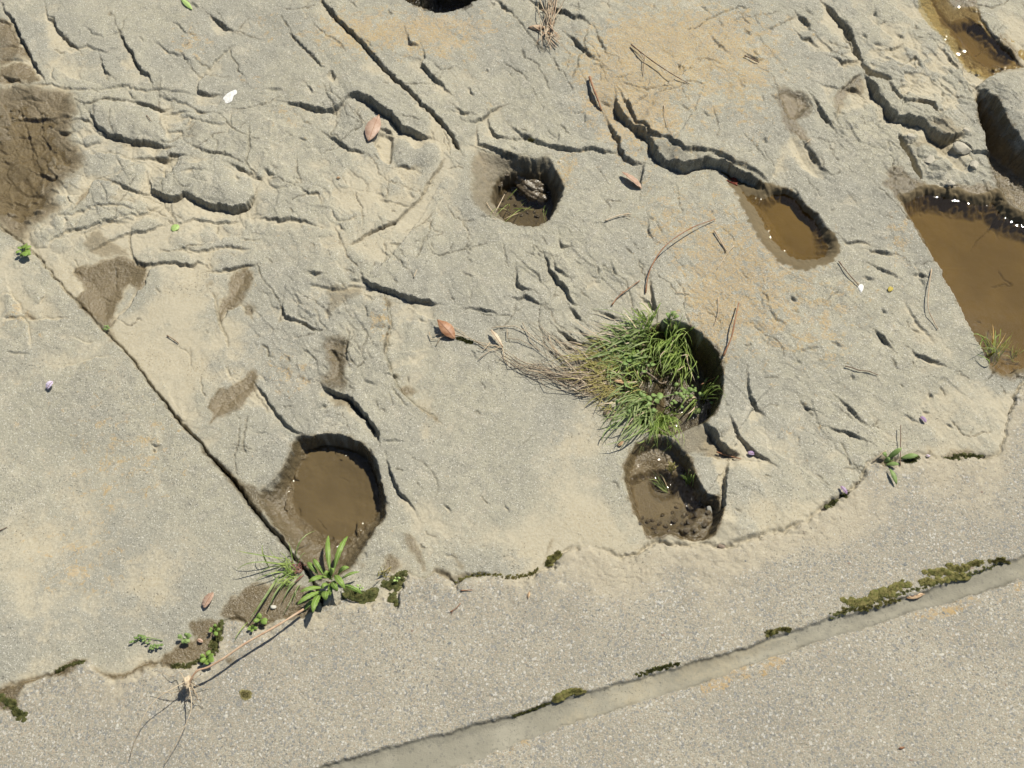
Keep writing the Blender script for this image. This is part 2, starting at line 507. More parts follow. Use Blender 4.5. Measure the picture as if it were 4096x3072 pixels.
# knobs along the wet shore
for p in [(450, 640, 45), (520, 720, 40), (530, 810, 60), (480, 900, 50), (600, 900, 60), (540, 980, 45), (430, 1060, 45), (470, 1190, 80), (400, 1290, 60),
          (370, 1440, 45), (280, 1500, 60), (390, 1580, 70), (640, 1090, 90), (350, 590, 70), (570, 610, 60), (680, 1250, 80), (960, 470, 35),
          (880, 600, 40), (990, 620, 45), (1060, 600, 45), (940, 960, 50), (1500, 1480, 70), (1340, 1520, 80), (1200, 1560, 90), (960, 1480, 90)]:
    cx, cy, r = p
    block(T(0, 0, [(cx + r * 1.25 * math.cos(t), cy + r * .75 * math.sin(t)) for t in [i * math.pi / 4 for i in range(8)]]), 2.2 + r * .015, 26, 0.7)
# the wet hollow on the left edge
WETL = T(0, 0, [(-300, 540), (0, 560), (150, 545), (280, 552), (440, 585), (500, 680), (480, 770), (440, 880), (500, 960), (545, 1010), (500, 1110), (410, 1160),
                (345, 1280), (390, 1340), (330, 1400), (200, 1465), (160, 1510), (130, 1550), (0, 1465), (-300, 1250)])
basin(WETL, 12, 110, None)
L(T(0, 0, [(40, 762), (170, 750), (230, 748), (380, 745)]), 6, 40)
L(T(0, 0, [(200, 1085), (270, 1110), (330, 1142), (400, 1130)]), 7, 45)
L(T(0, 0, [(365, 830), (400, 855), (465, 840)]), 9, 30)
L(T(0, 0, [(370, 730), (480, 750)]), 5, 30)
L(T(0, 0, [(-20, 1020), (60, 1022)]), 4, 40)
for p in [[(40, 640), (160, 620), (330, 650)], [(120, 690), (180, 900), (200, 1060)], [(-20, 880), (120, 860), (250, 880)], [(250, 700), (260, 850), (330, 960)], [(60, 1180), (180, 1240), (300, 1250)], [(-20, 1290), (90, 1310)]]:
    L(T(0, 0, p), 2.2, 60, .5)
block(T(0, 0, [(20, 1350), (100, 1360), (110, 1390), (30, 1390)]), 12, 10, 0)
block(T(0, 0, [(180, 1345), (280, 1345), (290, 1390), (210, 1385)]), 11, 10, 0)
block(T(0, 0, [(120, 1400), (200, 1410), (200, 1445), (140, 1440)]), 9, 10, 0)

# upper middle
L(T(1, 0, [(420, -10), (520, 120), (640, 240), (760, 380), (850, 470), (960, 580), (1080, 680), (1200, 800), (1280, 890), (1322, 970)]), 9, 60, .55)
crack(T(1, 0, [(420, -10), (520, 120), (640, 240), (760, 380), (850, 470), (960, 580), (1080, 680), (1200, 800), (1280, 890), (1322, 970)]), 5, 7, 10)
crack(T(1, 0, [(1270, 890), (1322, 970)]), 9, 8, 20)
crack(T(1, 0, [(210, 200), (270, 265), (330, 320), (400, 400), (445, 445)]), 5, 6)
L(T(1, 0, [(210, 200), (270, 265), (330, 320), (400, 400), (445, 445)]), 4, 50)
basin(T(1, 0, [(450, 470), (500, 440), (512, 480), (510, 545), (470, 540)]), 9, 10)
L(T(1, 0, [(45, 578), (120, 570), (185, 582)]), 4, 35)
L(T(1, 0, [(325, 558), (370, 605), (395, 607)]), 7, 25)
block(T(1, 0, [(460, 620), (490, 560), (550, 570), (575, 620), (560, 680), (510, 700)]), 8, 22, 1)
L(T(1, 0, [(190, 660), (290, 685), (380, 715), (500, 720), (560, 680), (577, 640)]), 12, 55, .45)
L(T(1, 0, [(565, 640), (640, 610), (720, 640), (790, 682), (860, 732), (920, 800), (960, 832), (1040, 867), (1135, 892)]), 24, 90, .5, 1, 4)
L(T(1, 0, [(610, 695), (680, 760), (720, 830)]), 6, 40, .6, -1)
L(T(1, 0, [(440, 860), (520, 910), (600, 960), (715, 992)]), 9, 60, .45)
basin(T(1, 0, [(740, 905), (795, 830), (885, 845), (895, 900), (880, 1000), (890, 1065), (815, 1050), (780, 980)]), 12, 14)
L(T(1, 0, [(795, 828), (860, 832), (895, 850)]), 7, 25)
block(T(1, 0, [(890, 850), (980, 835), (1080, 890), (1190, 920), (1220, 1000), (1150, 1090), (1020, 1095), (920, 1080), (885, 1000), (880, 900)]), 9, 45, 0)
L(T(1, 0, [(905, 1078), (960, 1066), (1020, 1090)]), 6, 30)
L(T(1, 0, [(275, 890), (335, 906)]), 5, 30)
crack(T(1, 0, [(262, 1000), (266, 1100), (292, 1190)]), 3, 3)
L(T(1, 0, [(40, 1100), (130, 1152)]), 6, 40)
L(T(1, 0, [(-10, 1150), (50, 1168)]), 5, 30)
L(T(1, 0, [(60, 1130), (90, 1200), (140, 1225), (280, 1210)]), 3, 40)
L(T(1, 0, [(295, 1222), (330, 1262), (400, 1250), (415, 1292)]), 7, 30)
L(T(1, 0, [(0, 1410), (140, 1432), (220, 1420), (300, 1446), (395, 1468)]), 6, 45)
crack(T(1, 0, [(220, 1355), (245, 1392)]), 4, 4, 8)
L(T(1, 0, [(490, 1400), (560, 1440), (700, 1380)]), 3, 30)
crack(T(1, 0, [(690, 1390), (690, 1460)]), 3, 2)
DC = T(1, 0, [(1225, 1015), (1160, 1130), (1090, 1220), (1050, 1300), (990, 1340), (920, 1420), (860, 1450), (780, 1485), (690, 1535), (600, 1612)])
crack(DC, 4.5, 5, 30)
L(DC[::-1], 2.5, 60)
crack(T(1, 0, [(790, 1290), (880, 1310), (1000, 1332)]), 4, 4)
crack(T(1, 0, [(840, 1432), (910, 1442)]), 4, 4)
crack(T(1, 0, [(690, 1535), (780, 1485), (860, 1450), (920, 1420)]), 5, 5)
L(T(1, 0, [(978, 235), (1000, 292), (1065, 312)]), 8, 30)
L(T(1, 0, [(1080, 335), (1092, 400), (1072, 440), (1130, 490), (1180, 540), (1220, 580), (1255, 612)]), 11, 45, .5)
L(T(1, 0, [(1365, 570), (1425, 640)]), 6, 35)
L(T(1, 0, [(1290, 700), (1340, 740), (1395, 742)]), 7, 30)
L(T(1, 0, [(1360, 790), (1400, 797), (1470, 770), (1520, 720), (1605, 678)]), 7, 60, .6)
L(T(1, 0, [(1500, 760), (1520, 830), (1560, 880), (1660, 890)]), 7, 35, .6)
L(T(1, 0, [(1430, 850), (1440, 930), (1500, 942), (1580, 972), (1659, 1002), (1730, 1000)]), 9, 30, .6)
crack(T(1, 0, [(850, 78), (882, 106)]), 5, 4, 8)
crack(T(1, 0, [(620, 18), (655, 62)]), 5, 4, 8)
L(T(1, 0, [(1540, -10), (1590, 40), (1665, 100)]), 9, 45, .5)
crack(T(1, 0, [(860, 1578), (940, 1590)]), 4, 4, 10)
# upper centre-right
L(T(2, 0, [(100, 0), (150, 35), (210, 70), (330, 85), (380, 122), (450, 120), (505, 162)]), 9, 40, .5)
block(T(2, 0, [(370, 130), (460, 140), (560, 230), (590, 330), (560, 390), (480, 340), (400, 260)]), 4, 30, 1)
L(T(2, 0, [(345, 225), (400, 270), (440, 310), (500, 372), (575, 412)]), 9, 35, .5)
L(T(2, 0, [(548, 225), (575, 290), (605, 352)]), 5, 30)
crack(T(2, 0, [(-5, 90), (50, 160), (120, 232), (180, 300), (228, 352)]), 4, 4)
crack(T(2, 0, [(65, 318), (75, 390), (118, 406)]), 5, 5, 10)
crack(T(2, 0, [(205, 485), (225, 550), (242, 602)]), 4, 4)
crack(T(2, 0, [(360, 350), (366, 410), (340, 475)]), 3, 3)
L(T(2, 0, [(480, 545), (520, 630), (585, 720)]), 10, 25, .7)
L(T(2, 0, [(580, 660), (660, 690)]), 4, 30)
# the long scarp: a thick layer ends here
L(T(2, 0, [(668, 620), (672, 700), (720, 770), (780, 822), (850, 868), (895, 905), (912, 960), (940, 1010), (985, 1050), (1050, 1065), (1130, 1080), (1200, 1062), (1290, 1050),
           (1360, 1060), (1420, 1100), (1540, 1160), (1640, 1220)]), 23, 150, .4, 1, 5, 120, 60)
L(T(2, 0, [(700, 605), (740, 700), (790, 790), (860, 840), (900, 885), (1000, 915), (1060, 955), (1130, 995), (1220, 1000), (1330, 1005), (1440, 1085), (1540, 1110), (1659, 1190)]), 9, 40, .3, 1, 4)
L(T(2, 0, [(615, 755), (660, 860), (690, 900), (700, 960), (740, 1012), (800, 1047), (855, 1042)]), 14, 50, .6)
L(T(2, 0, [(855, 1045), (836, 1130), (828, 1205)]), 11, 60, .5)
crack(T(2, 0, [(830, 1200), (815, 1320)]), 3, 2)
L(T(2, 0, [(472, 738), (482, 795)]), 5, 20)
L(T(2, 0, [(-10, 815), (60, 880), (150, 912), (280, 942), (420, 967), (530, 950), (610, 972), (690, 985)]), 8, 55, .5)
L(T(2, 0, [(310, 840), (288, 935)]), 3, 40)
L(T(2, 0, [(1088, 420), (1090, 475)]), 7, 25)
L(T(2, 0, [(1270, 220), (1330, 282), (1430, 380)]), 4, 45)
crack(T(2, 0, [(1490, 100), (1545, 162)]), 5, 4)
crack(T(2, 0, [(1500, 190), (1555, 232)]), 5, 4)
L(T(2, 0, [(1090, 690), (1160, 730)]), 3, 30)
L(T(2, 0, [(1220, 740), (1300, 780)]), 3, 30)
L(T(2, 0, [(1510, 350), (1600, 400), (1640, 380)]), 6, 30)
crack(T(2, 0, [(130, 1578), (205, 1645)]), 4, 4)
L(T(2, 0, [(310, 1525), (320, 1592), (375, 1592)]), 6, 22)
L(T(2, 0, [(880, 1440), (886, 1500), (912, 1535)]), 5, 25)
crack(T(2, 0, [(735, 1600), (790, 1645)]), 4, 3)
crack(T(2, 0, [(600, 1270), (632, 1340), (632, 1372)]), 3, 3)
L(T(2, 0, [(1615, 915), (1660, 940)]), 5, 30)
# upper right
L(T(3, 0, [(185, 78), (230, 120), (290, 182)]), 10, 35, .6)
crack(T(3, 0, [(230, 48), (292, 92)]), 5, 4)
crack(T(3, 0, [(-10, 188), (50, 165), (110, 130), (188, 100)]), 4, 3)
L(T(3, 0, [(195, 200), (230, 237), (275, 235), (300, 265), (335, 292)]), 7, 30)
L(T(3, 0, [(345, -10), (430, 80), (500, 170), (560, 240), (600, 350), (622, 440)]), 12, 60, .5)
crack(T(3, 0, [(430, 90), (500, 165), (570, 248)]), 7, 8)
crack(T(3, 0, [(500, 210), (550, 280), (602, 372)]), 7, 8)
L(T(3, 0, [(410, 358), (460, 372), (490, 402), (550, 385), (605, 375)]), 8, 40)
basin(T(3, 0, [(590, 370), (660, 420), (740, 460), (805, 520), (790, 545), (700, 500), (630, 460)]), 14, 12)
L(T(3, 0, [(630, 470), (700, 570), (740, 640), (780, 720), (830, 770), (920, 775), (990, 790), (1060, 850), (1130, 900), (1200, 892), (1275, 880)]), 24, 100, .6, 1, 4)
L(T(3, 0, [(750, 510), (850, 620), (890, 682), (970, 660), (1060, 692), (1098, 742)]), 7, 60, .4)
L(T(3, 0, [(960, 655), (1060, 692), (1098, 742)]), 6, 30, .4)
L(T(3, 0, [(495, 580), (550, 560), (625, 595)]), 8, 35)
L(T(3, 0, [(480, 580), (560, 500), (625, 470)]), 5, 50)
basin(T(3, 0, [(835, 860), (875, 850), (920, 930), (970, 1010), (1010, 1100), (1015, 1165), (980, 1140), (920, 1020), (870, 950)]), 24, 12)
CREV = T(3, 0, [(1345, 590), (1400, 610), (1480, 700), (1560, 840), (1680, 960), (1900, 1100), (1900, 1500), (1659, 1380), (1560, 1330), (1480, 1200), (1430, 1060), (1400, 900), (1375, 760)])
basin(CREV, 62, 34, 95, (-.3, .95))
L(T(3, 0, [(1350, 580), (1400, 610), (1480, 700), (1560, 840), (1680, 960)]), 16, 120, .2)
L(T(3, 0, [(1360, 770), (1390, 830), (1450, 1000), (1500, 1180)]), 7, 40, .5, -1)
for p in [(1260, 950, 70, 50), (1335, 1075, 30, 50), (1180, 1190, 18, 45), (1040, 960, 80, 60), (1130, 1060, 90, 50), (1300, 850, 40, 40), (930, 880, 50, 40), (1090, 1120, 60, 30)]:
    cx, cy, r, q = p
    block(T(3, 0, [(cx + r * math.cos(t), cy + q * math.sin(t)) for t in [i * math.pi / 3 + cx for i in range(6)]]), 8, 10, 1, 1)
for p in [[(690, 52), (712, 102)], [(610, 210), (650, 252)], [(670, 270), (745, 287)], [(750, 315), (820, 312), (875, 280)], [(820, 208), (892, 236)],
          [(900, 402), (950, 370), (1002, 412)], [(972, 380), (1002, 452)], [(1058, 513), (1095, 527)], [(1100, 290), (1180, 380), (1290, 520)], [(720, 150), (780, 125)]]:
    L(T(3, 0, p), 4.5, 30, .5)
L(T(3, 0, [(480, 1540), (520, 1572), (600, 1560), (662, 1582)]), 5, 30)
L(T(3, 0, [(655, 1620), (730, 1636), (825, 1648)]), 7, 25)
L(T(3, 0, [(270, 620), (330, 700), (380, 770), (435, 842)]), 9, 30, .6)
L(T(3, 0, [(400, 690), (440, 760), (470, 640)]), 3, 30)
basin(T(3, 0, [(30, 600), (140, 580), (250, 620), (285, 700), (230, 760), (170, 800), (100, 790), (90, 720)]), 10, 30)
basin(T(3, 0, [(90, 800), (190, 860), (300, 1000), (400, 1120), (500, 1200), (430, 1220), (300, 1180), (180, 1080), (120, 950)]), 13, 70)
L(T(3, 0, [(220, 920), (290, 1010), (340, 1082), (395, 1115)]), 9, 45, .6)
L(T(3, 0, [(1150, 310), (1290, 520), (1340, 590)]), 4, 60, .5, -1)
# the standing block at the right margin
block(T(3, 0, [(1360, 585), (1430, 510), (1560, 460), (1750, 440), (1900, 900), (1720, 960), (1640, 920), (1560, 820), (1460, 690)]), 7, 18, 0)

# left slab
JA = [(-300, 600), (0, 913), (80, 963)] + T(0, 1, [(240, 0), (330, 110), (430, 230), (530, 330), (620, 430), (730, 540), (830, 650), (900, 740), (1000, 870), (1060, 940), (1130, 1040),
                                                 (1200, 1120), (1290, 1210), (1350, 1290), (1430, 1370), (1510, 1450), (1580, 1560), (1640, 1640)]) + [(1117, 2153), (1178, 2227), (1240, 2310), (1310, 2450)]
L(JA[:10], 6, 130, .6, -1, 3)
L(JA[8:], 7, 150, .6, -1, 3)
crack(JA[9:20], 4, 6, 10)
crack(JA[1:12], 4, 5, 10)
crack(JA[11:], 8, 11, 40)
crack(JA[16:], 15, 10, 60)
for p, h, hi in [([(0, 258), (70, 250), (120, 310), (130, 372)], 4, -1), ([(0, 392), (100, 386), (130, 372)], 3, 1), ([(0, 430), (130, 395), (170, 440), (190, 540), (200, 605)], 4, -1),
                 ([(180, 420), (330, 400), (480, 405)], 3, -1), ([(220, 315), (260, 292), (300, 240)], 3, 1), ([(510, 682), (640, 666), (745, 660)], 3, -1), ([(380, 720), (510, 682)], 2, -1),
                 ([(440, 530), (560, 560), (640, 550)], 2, -1), ([(970, 1215), (1010, 1228), (1050, 1218)], 4, 1), ([(0, 622), (120, 620), (220, 640)], 2, 1)]:
    L(T(0, 1, p), h, 60, .4, hi)
basin(T(0, 1, [(150, 355), (240, 390), (230, 415), (170, 410)]), 4, 14)
basin(T(0, 1, [(970, 1240), (1000, 1240), (1002, 1275), (972, 1275)]), 7, 8)
# wet V patch beside the joint
basin(T(0, 1, [(430, 80), (700, 0), (850, -10), (980, 60), (940, 180), (880, 240), (760, 370), (690, 480), (530, 330)]), 9, 90)
L(T(0, 1, [(845, -10), (880, 40), (950, 62), (1010, 52)]), 9, 40)
L(T(0, 1, [(960, 55), (1050, 45), (1200, 52), (1240, 67), (1280, 40), (1335, 72)]), 6, 45)
L(T(0, 1, [(1370, 106), (1430, 96), (1520, 76), (1600, 70), (1680, 58)]), 7, 50)
L(T(0, 1, [(975, 70), (935, 190), (880, 240), (840, 320), (770, 370), (715, 430)]), 5, 60, .5, 1)
crack(T(0, 1, [(1380, 230), (1400, 330), (1420, 430), (1450, 500), (1482, 602)]), 4, 4)
L(T(0, 1, [(1380, 230), (1400, 330), (1420, 430), (1450, 500), (1482, 602)]), 4, 45, .5, -1)
crack(T(0, 1, [(1010, 205), (1042, 242)]), 3, 3, 8)
crack(T(0, 1, [(1235, 590), (1230, 680), (1245, 720)]), 3, 2)
crack(T(0, 1, [(1600, 1020), (1590, 1130), (1570, 1210), (1592, 1295)]), 4, 4)
L(T(0, 1, [(1140, 1055), (1200, 1050)]), 3, 30)
basin(T(0, 1, [(1600, 760), (1670, 745), (1670, 870), (1580, 940), (1540, 1010), (1430, 1040), (1370, 1110), (1380, 1050), (1350, 980), (1390, 880), (1490, 850), (1580, 800)]), 5, 50)
basin(T(0, 1, [(1500, 90), (1640, 90), (1640, 200), (1560, 300), (1480, 340), (1430, 430), (1400, 380), (1420, 300), (1480, 220)]), 7, 60)
L(T(0, 1, [(1430, 430), (1480, 345), (1560, 320), (1620, 380)]), 5, 40, .5, -1)

# middle: recess with a tan floor below a thin scarp
L(T(1, 1, [(690, 105), (700, 160), (760, 190), (830, 212), (900, 240), (1000, 270), (1090, 292), (1195, 296)]), 14, 170, .55)
L(T(1, 1, [(340, 112), (400, 127), (445, 116)]), 7, 25)
L(T(1, 1, [(600, 155), (700, 150)]), 4, 40)
L(T(1, 1, [(820, 225), (850, 330), (860, 450), (840, 520), (830, 620), (860, 740), (890, 800), (950, 890), (1080, 1000), (1175, 1062)]), 8, 200, .6, -1, 3)
L(T(1, 1, [(180, 295), (168, 360), (200, 402), (260, 422), (320, 440), (380, 467), (445, 472)]), 8, 40, .5)
L(T(1, 1, [(330, 185), (430, 200), (530, 215), (620, 190), (760, 195)]), 4, 30)
L(T(1, 1, [(480, 300), (460, 350), (480, 420)]), 4, 30)
crack(T(1, 1, [(680, 300), (720, 360), (725, 412)]), 4, 5)
crack(T(1, 1, [(690, 470), (715, 520), (690, 600), (702, 645)]), 4, 4)
L(T(1, 1, [(470, 600), (520, 620), (532, 675)]), 6, 25)
L(T(1, 1, [(612, 540), (585, 620), (597, 695)]), 7, 35)
basin(T(1, 1, [(420, 540), (520, 510), (610, 545), (590, 650), (580, 740), (600, 860), (520, 880), (430, 830), (410, 780), (480, 740), (450, 640)]), 6, 40)
L(T(1, 1, [(420, 830), (470, 872), (540, 902), (610, 922), (660, 962), (700, 1022), (745, 1082), (790, 1142), (797, 1200)]), 15, 60, .7)
basin(T(1, 1, [(535, 900), (620, 915), (680, 970), (740, 1060), (795, 1140), (800, 1195), (760, 1200), (735, 1100), (690, 1050), (630, 970)]), 12, 12)
block(T(1, 1, [(752, 1100), (765, 1090), (785, 1140), (785, 1185), (762, 1185)]), 9, 6, 0)
crack(T(1, 1, [(20, 578), (70, 600), (90, 650), (128, 667)]), 5, 5)
crack(T(1, 1, [(190, 658), (218, 692)]), 5, 4, 8)
L(T(1, 1, [(-10, 830), (40, 880), (80, 950), (130, 1010), (190, 1090), (260, 1142), (330, 1167)]), 8, 60, .5)
L(T(1, 1, [(390, 982), (475, 948)]), 5, 30)
crack(T(1, 1, [(550, 1000), (580, 1050), (612, 1135)]), 3, 3)
crack(T(1, 1, [(785, 930), (800, 1025)]), 3, 3)
L(T(1, 1, [(850, 1308), (870, 1370), (895, 1450), (930, 1530), (990, 1590), (1025, 1655)]), 9, 40, .5)
crack(T(1, 1, [(905, 1378), (950, 1402)]), 6, 5, 8)
L(T(1, 1, [(800, 1195), (900, 1190), (980, 1205)]), 3, 40)
crack(T(1, 1, [(1030, 1450), (1085, 1512)]), 3, 2)
L(T(1, 1, [(1210, 1600), (1275, 1660)]), 4, 25)
crack(T(1, 1, [(1340, 105), (1412, 126)]), 4, 4)
L(T(1, 1, [(1370, 335), (1470, 342), (1565, 366)]), 6, 35)
crack(T(1, 1, [(1445, 795), (1492, 872)]), 3, 3)
L(T(1, 1, [(1390, 190), (1385, 280), (1400, 330)]), 4, 30, .5, -1)
crack(T(1, 1, [(1360, 5), (1410, 40)]), 4, 3)
# splintered ground left of the planted pothole
L(T(2, 1, [(25, 80), (35, 170), (60, 197), (145, 218)]), 9, 30, .6)
L(T(2, 1, [(-10, 254), (50, 272), (90, 250), (140, 282), (200, 322)]), 8, 30)
crack(T(2, 1, [(-400, 255), (-370, 270)]), 4, 3)
L(T(2, 1, [(205, -20), (240, 70), (290, 140), (350, 210), (375, 270), (400, 302), (428, 307)]), 10, 35, .5)
crack(T(2, 1, [(205, -20), (240, 70), (290, 140), (350, 210), (375, 270)]), 4, 4)
L(T(2, 1, [(370, 310), (430, 380), (465, 414)]), 9, 35, .6)
L(T(2, 1, [(260, 20), (290, 80), (365, 135)]), 6, 30)
crack(T(2, 1, [(550, 55), (562, 115)]), 4, 4, 8)
L(T(2, 1, [(555, 348), (610, 366), (695, 398)]), 6, 30)
L(T(2, 1, [(285, 465), (350, 512), (420, 552), (505, 575)]), 12, 35, .6)
L(T(2, 1, [(415, 468), (490, 512), (560, 555)]), 6, 30)
L(T(2, 1, [(285, 520), (360, 580), (430, 610)]), 5, 25)
crack(T(2, 1, [(160, 90), (200, 170)]), 3, 3)
crack(T(2, 1, [(435, 210), (530, 290)]), 3, 3)
L(T(2, 1, [(1530, 745), (1530, 830), (1550, 920), (1590, 990), (1645, 1042)]), 8, 35, .6)
crack(T(2, 1, [(1480, 85), (1545, 160)]), 3, 3)
crack(T(2, 1, [(1620, 225), (1665, 305)]), 4, 4)
# right slab
for p, h in [([(690, 488), (740, 532), (803, 604)], 8), ([(918, 608), (980, 652), (1060, 692), (1145, 722)], 7), ([(400, 548), (492, 602)], 4), ([(150, 258), (195, 292)], 5), ([(660, 58), (730, 92), (850, 152)], 5),
             ([(978, 98), (1005, 135), (1035, 140)], 8), ([(930, 132), (982, 108)], 4), ([(450, 910), (540, 1000), (600, 1072), (655, 1104)], 6), ([(210, 930), (250, 992), (325, 1012)], 5),
             ([(370, 1100), (460, 1132), (540, 1152), (580, 1182), (655, 1204)], 6), ([(615, 130), (690, 160)], 4), ([(0, 310), (60, 400), (120, 440)], 4), ([(735, 350), (775, 375)], 5), ([(1040, 890), (1070, 922)], 6),
             ([(545, 770), (560, 815)], 4), ([(1150, 1080), (1210, 1120)], 3), ([(880, 280), (980, 460), (1090, 580)], 3)]:
    L(T(3, 1, p), h, 40, .5)

# ------------------------------------------------------------------ potholes, pools and channels
P0 = [(1590, -70), (1617, 0), (1648, 22), (1690, 40), (1752, 50), (1814, 49), (1863, 32), (1900, 12), (1945, -10), (1990, -80), (2000, -200), (1900, -330), (1700, -330), (1590, -200)]
basin(P0, 260, 30)
P1 = [(1888, 640), (1882, 772), (1912, 830), (1962, 866), (2048, 890), (2120, 905), (2175, 898), (2212, 860), (2252, 796), (2258, 728), (2215, 654), (2195, 617), (2128, 634), (2048, 612), (1987, 600), (1915, 590)]
P1B = [(1965, 750), (1985, 810), (2025, 860), (2080, 888), (2165, 893), (2210, 845), (2236, 775), (2228, 700), (2192, 652), (2140, 648), (2070, 640), (2010, 655), (1975, 700)]
S_ = window(P1, 20)
po, pi_ = chaikin(P1, 2), chaikin(P1B, 2)
do = np.where(inside(po, S_), pdist(po, S_, True)[0], 0)
di_raw, ini = pdist(pi_, S_, True)[0], inside(pi_, S_)
ramp_ = do / (do + np.where(ini, 0, di_raw) + 1e-3)
H[S_] -= 30 * ramp_ ** 1.1 * (do > 0)
H[S_] -= 44 * sm(np.where(ini, di_raw, 0), 0, 26) + 5 * sm(np.where(ini, di_raw, 0), 20, 120)
# left pothole: steep on the sunny side, a wet ramp on the other
PL_OUT = [(1178, 1738), (1240, 1750), (1302, 1736), (1370, 1742), (1425, 1761), (1475, 1792), (1507, 1850), (1520, 1910), (1538, 1990), (1545, 2060), (1500, 2120), (1440, 2220), (1400, 2290),
          (1300, 2330), (1230, 2270), (1150, 2170), (1060, 2060), (1010, 1980), (1080, 1930), (1130, 1880), (1160, 1820)]
PL_IN = [(1225, 1765), (1300, 1758), (1370, 1764), (1420, 1784), (1462, 1812), (1490, 1865), (1502, 1930), (1500, 2000), (1460, 2075), (1390, 2115), (1320, 2125), (1250, 2100), (1190, 2050), (1160, 1990), (1155, 1920), (1180, 1850), (1205, 1800)]
S_ = window(PL_OUT, 20)
po, pi_ = chaikin(PL_OUT, 2), chaikin(PL_IN, 2)
do = np.where(inside(po, S_), pdist(po, S_, True)[0], 0)
di_raw, ini = pdist(pi_, S_, True)[0], inside(pi_, S_)
ramp_ = do / (do + np.where(ini, 0, di_raw) + 1e-3)
H[S_] -= 40 * (1 - (1 - ramp_) ** 1.9) * (do > 0)
H[S_] -= 8 * sm(np.where(ini, di_raw, 0), 0, 130)
crack(T(1, 1, [(735, 1240), (770, 1330), (800, 1430), (815, 1520), (845, 1620)]), 7, 8)
# planted pothole
PG = [(2610, 1300), (2690, 1270), (2760, 1295), (2815, 1330), (2858, 1375), (2884, 1430), (2894, 1500), (2895, 1570), (2878, 1625), (2845, 1675), (2800, 1702), (2740, 1722), (2680, 1745), (2590, 1730),
      (2510, 1650), (2480, 1560), (2490, 1440), (2540, 1340)]
SG, sg = basin(PG, 85, 34)
H[SG] += 62 * sm(sg, 0, 30) * sm(2650 - U[SG] + 0.12 * (V[SG] - 1480), -25, 60) * (0.85 + 0.25 * fbm(X[SG], Y[SG], 26, 2, 61))      # earth and rubble fill the left half
H[SG] += 26 * np.exp(-((U[SG] - 2635) / 34) ** 2 - ((V[SG] - 1490) / 110) ** 2)
L(T(2, 1, [(905, 165), (912, 230), (925, 310), (940, 390)]), 12, 50, .5)
L(T(2, 1, [(850, 265), (905, 310), (950, 340)]), 6, 40)
L(T(2, 1, [(1230, 1075), (1290, 1150), (1350, 1230), (1400, 1272), (1480, 1295)]), 26, 90, .45, 1, 6)
L(T(2, 1, [(1410, 1050), (1470, 1180), (1550, 1262), (1670, 1345)]), 9, 45, .5)
# channel and lower pool
PC = [(2480, 1900), (2520, 1800), (2560, 1760), (2640, 1740), (2700, 1760), (2760, 1830), (2790, 1900), (2815, 1985), (2885, 1990), (2890, 2060), (2870, 2110), (2845, 2160), (2776, 2178), (2727, 2160),
      (2690, 2143), (2640, 2150), (2600, 2160), (2560, 2110), (2530, 2050), (2505, 1970)]
basin(PC, 26, 24, 40, (-.9, .2), 1)
PC_IN = [(2510, 1895), (2560, 1862), (2640, 1840), (2710, 1855), (2765, 1900), (2795, 1970), (2800, 2040), (2780, 2100), (2720, 2120), (2650, 2130), (2590, 2120), (2550, 2060), (2520, 1970)]
basin(PC_IN, 16, 34)
basin([(2590, 1880), (2660, 1860), (2730, 1890), (2740, 1950), (2670, 1985), (2600, 1950)], 16, 40)
S_ = window(PC, 30)
pcm = sm(np.where(inside(PC, S_), pdist(PC, S_, True)[0], -1), 8, 40)
H[S_] += pcm * sm(V[S_] + .35 * (U[S_] - 2690), 2040, 2110) * (9 * np.abs(fbm(X[S_], Y[S_], 55, 3, 66)) + 5)
H[S_] += pcm * sm(V[S_] + .5 * (U[S_] - 2690), 1990, 2060) * 5 * fbm(X[S_], Y[S_], 40, 2, 67)
L(T(2, 1, [(1060, 1280), (1120, 1330), (1170, 1400), (1225, 1490), (1245, 1550), (1350, 1562)]), 14, 50, .4)
L(T(2, 1, [(1400, 1330), (1385, 1420), (1370, 1520), (1375, 1620), (1350, 1700), (1300, 1820)]), 14, 110, .3)
L(T(2, 1, [(1100, 1290), (1200, 1310), (1320, 1310), (1420, 1320), (1659, 1350)]), 3, 60, .5, -1)
# pool in the middle right
PA = [(2905, 680), (2960, 780), (2985, 840), (3010, 910), (3060, 990), (3110, 1040), (3170, 1070), (3240, 1082), (3325, 1046), (3358, 1000), (3345, 945), (3300, 890), (3260, 845), (3215, 795), (3170, 757), (3110, 742), (3060, 738), (3000, 735), (2950, 700)]
basin(PA, 30, 110, 20, (.7, -.7), 1)
# large pool on the right
PB = T(3, 0, [(830, 1255), (900, 1250), (1000, 1180), (1150, 1190), (1300, 1230), (1420, 1250), (1500, 1200), (1560, 1330), (1900, 1450)]) + [(4700, 1200), (4600, 1450), (4300, 1480), (4090, 1470), (4020, 1505), (3975, 1490)] \
    + T(3, 1, [(1400, 640), (1330, 530), (1270, 400), (1200, 260), (1130, 120), (1065, 0)]) + T(3, 0, [(1000, 1540), (930, 1450), (870, 1340)])
basin(PB, 46, 24, 70, (.1, -.99), 1)
L([(3500, 730), (3590, 830), (3650, 900), (3690, 960), (3729, 1024), (3770, 1100), (3815, 1185), (3855, 1270), (3895, 1350), (3935, 1420), (3967, 1480)], 8, 130, .2, -1)
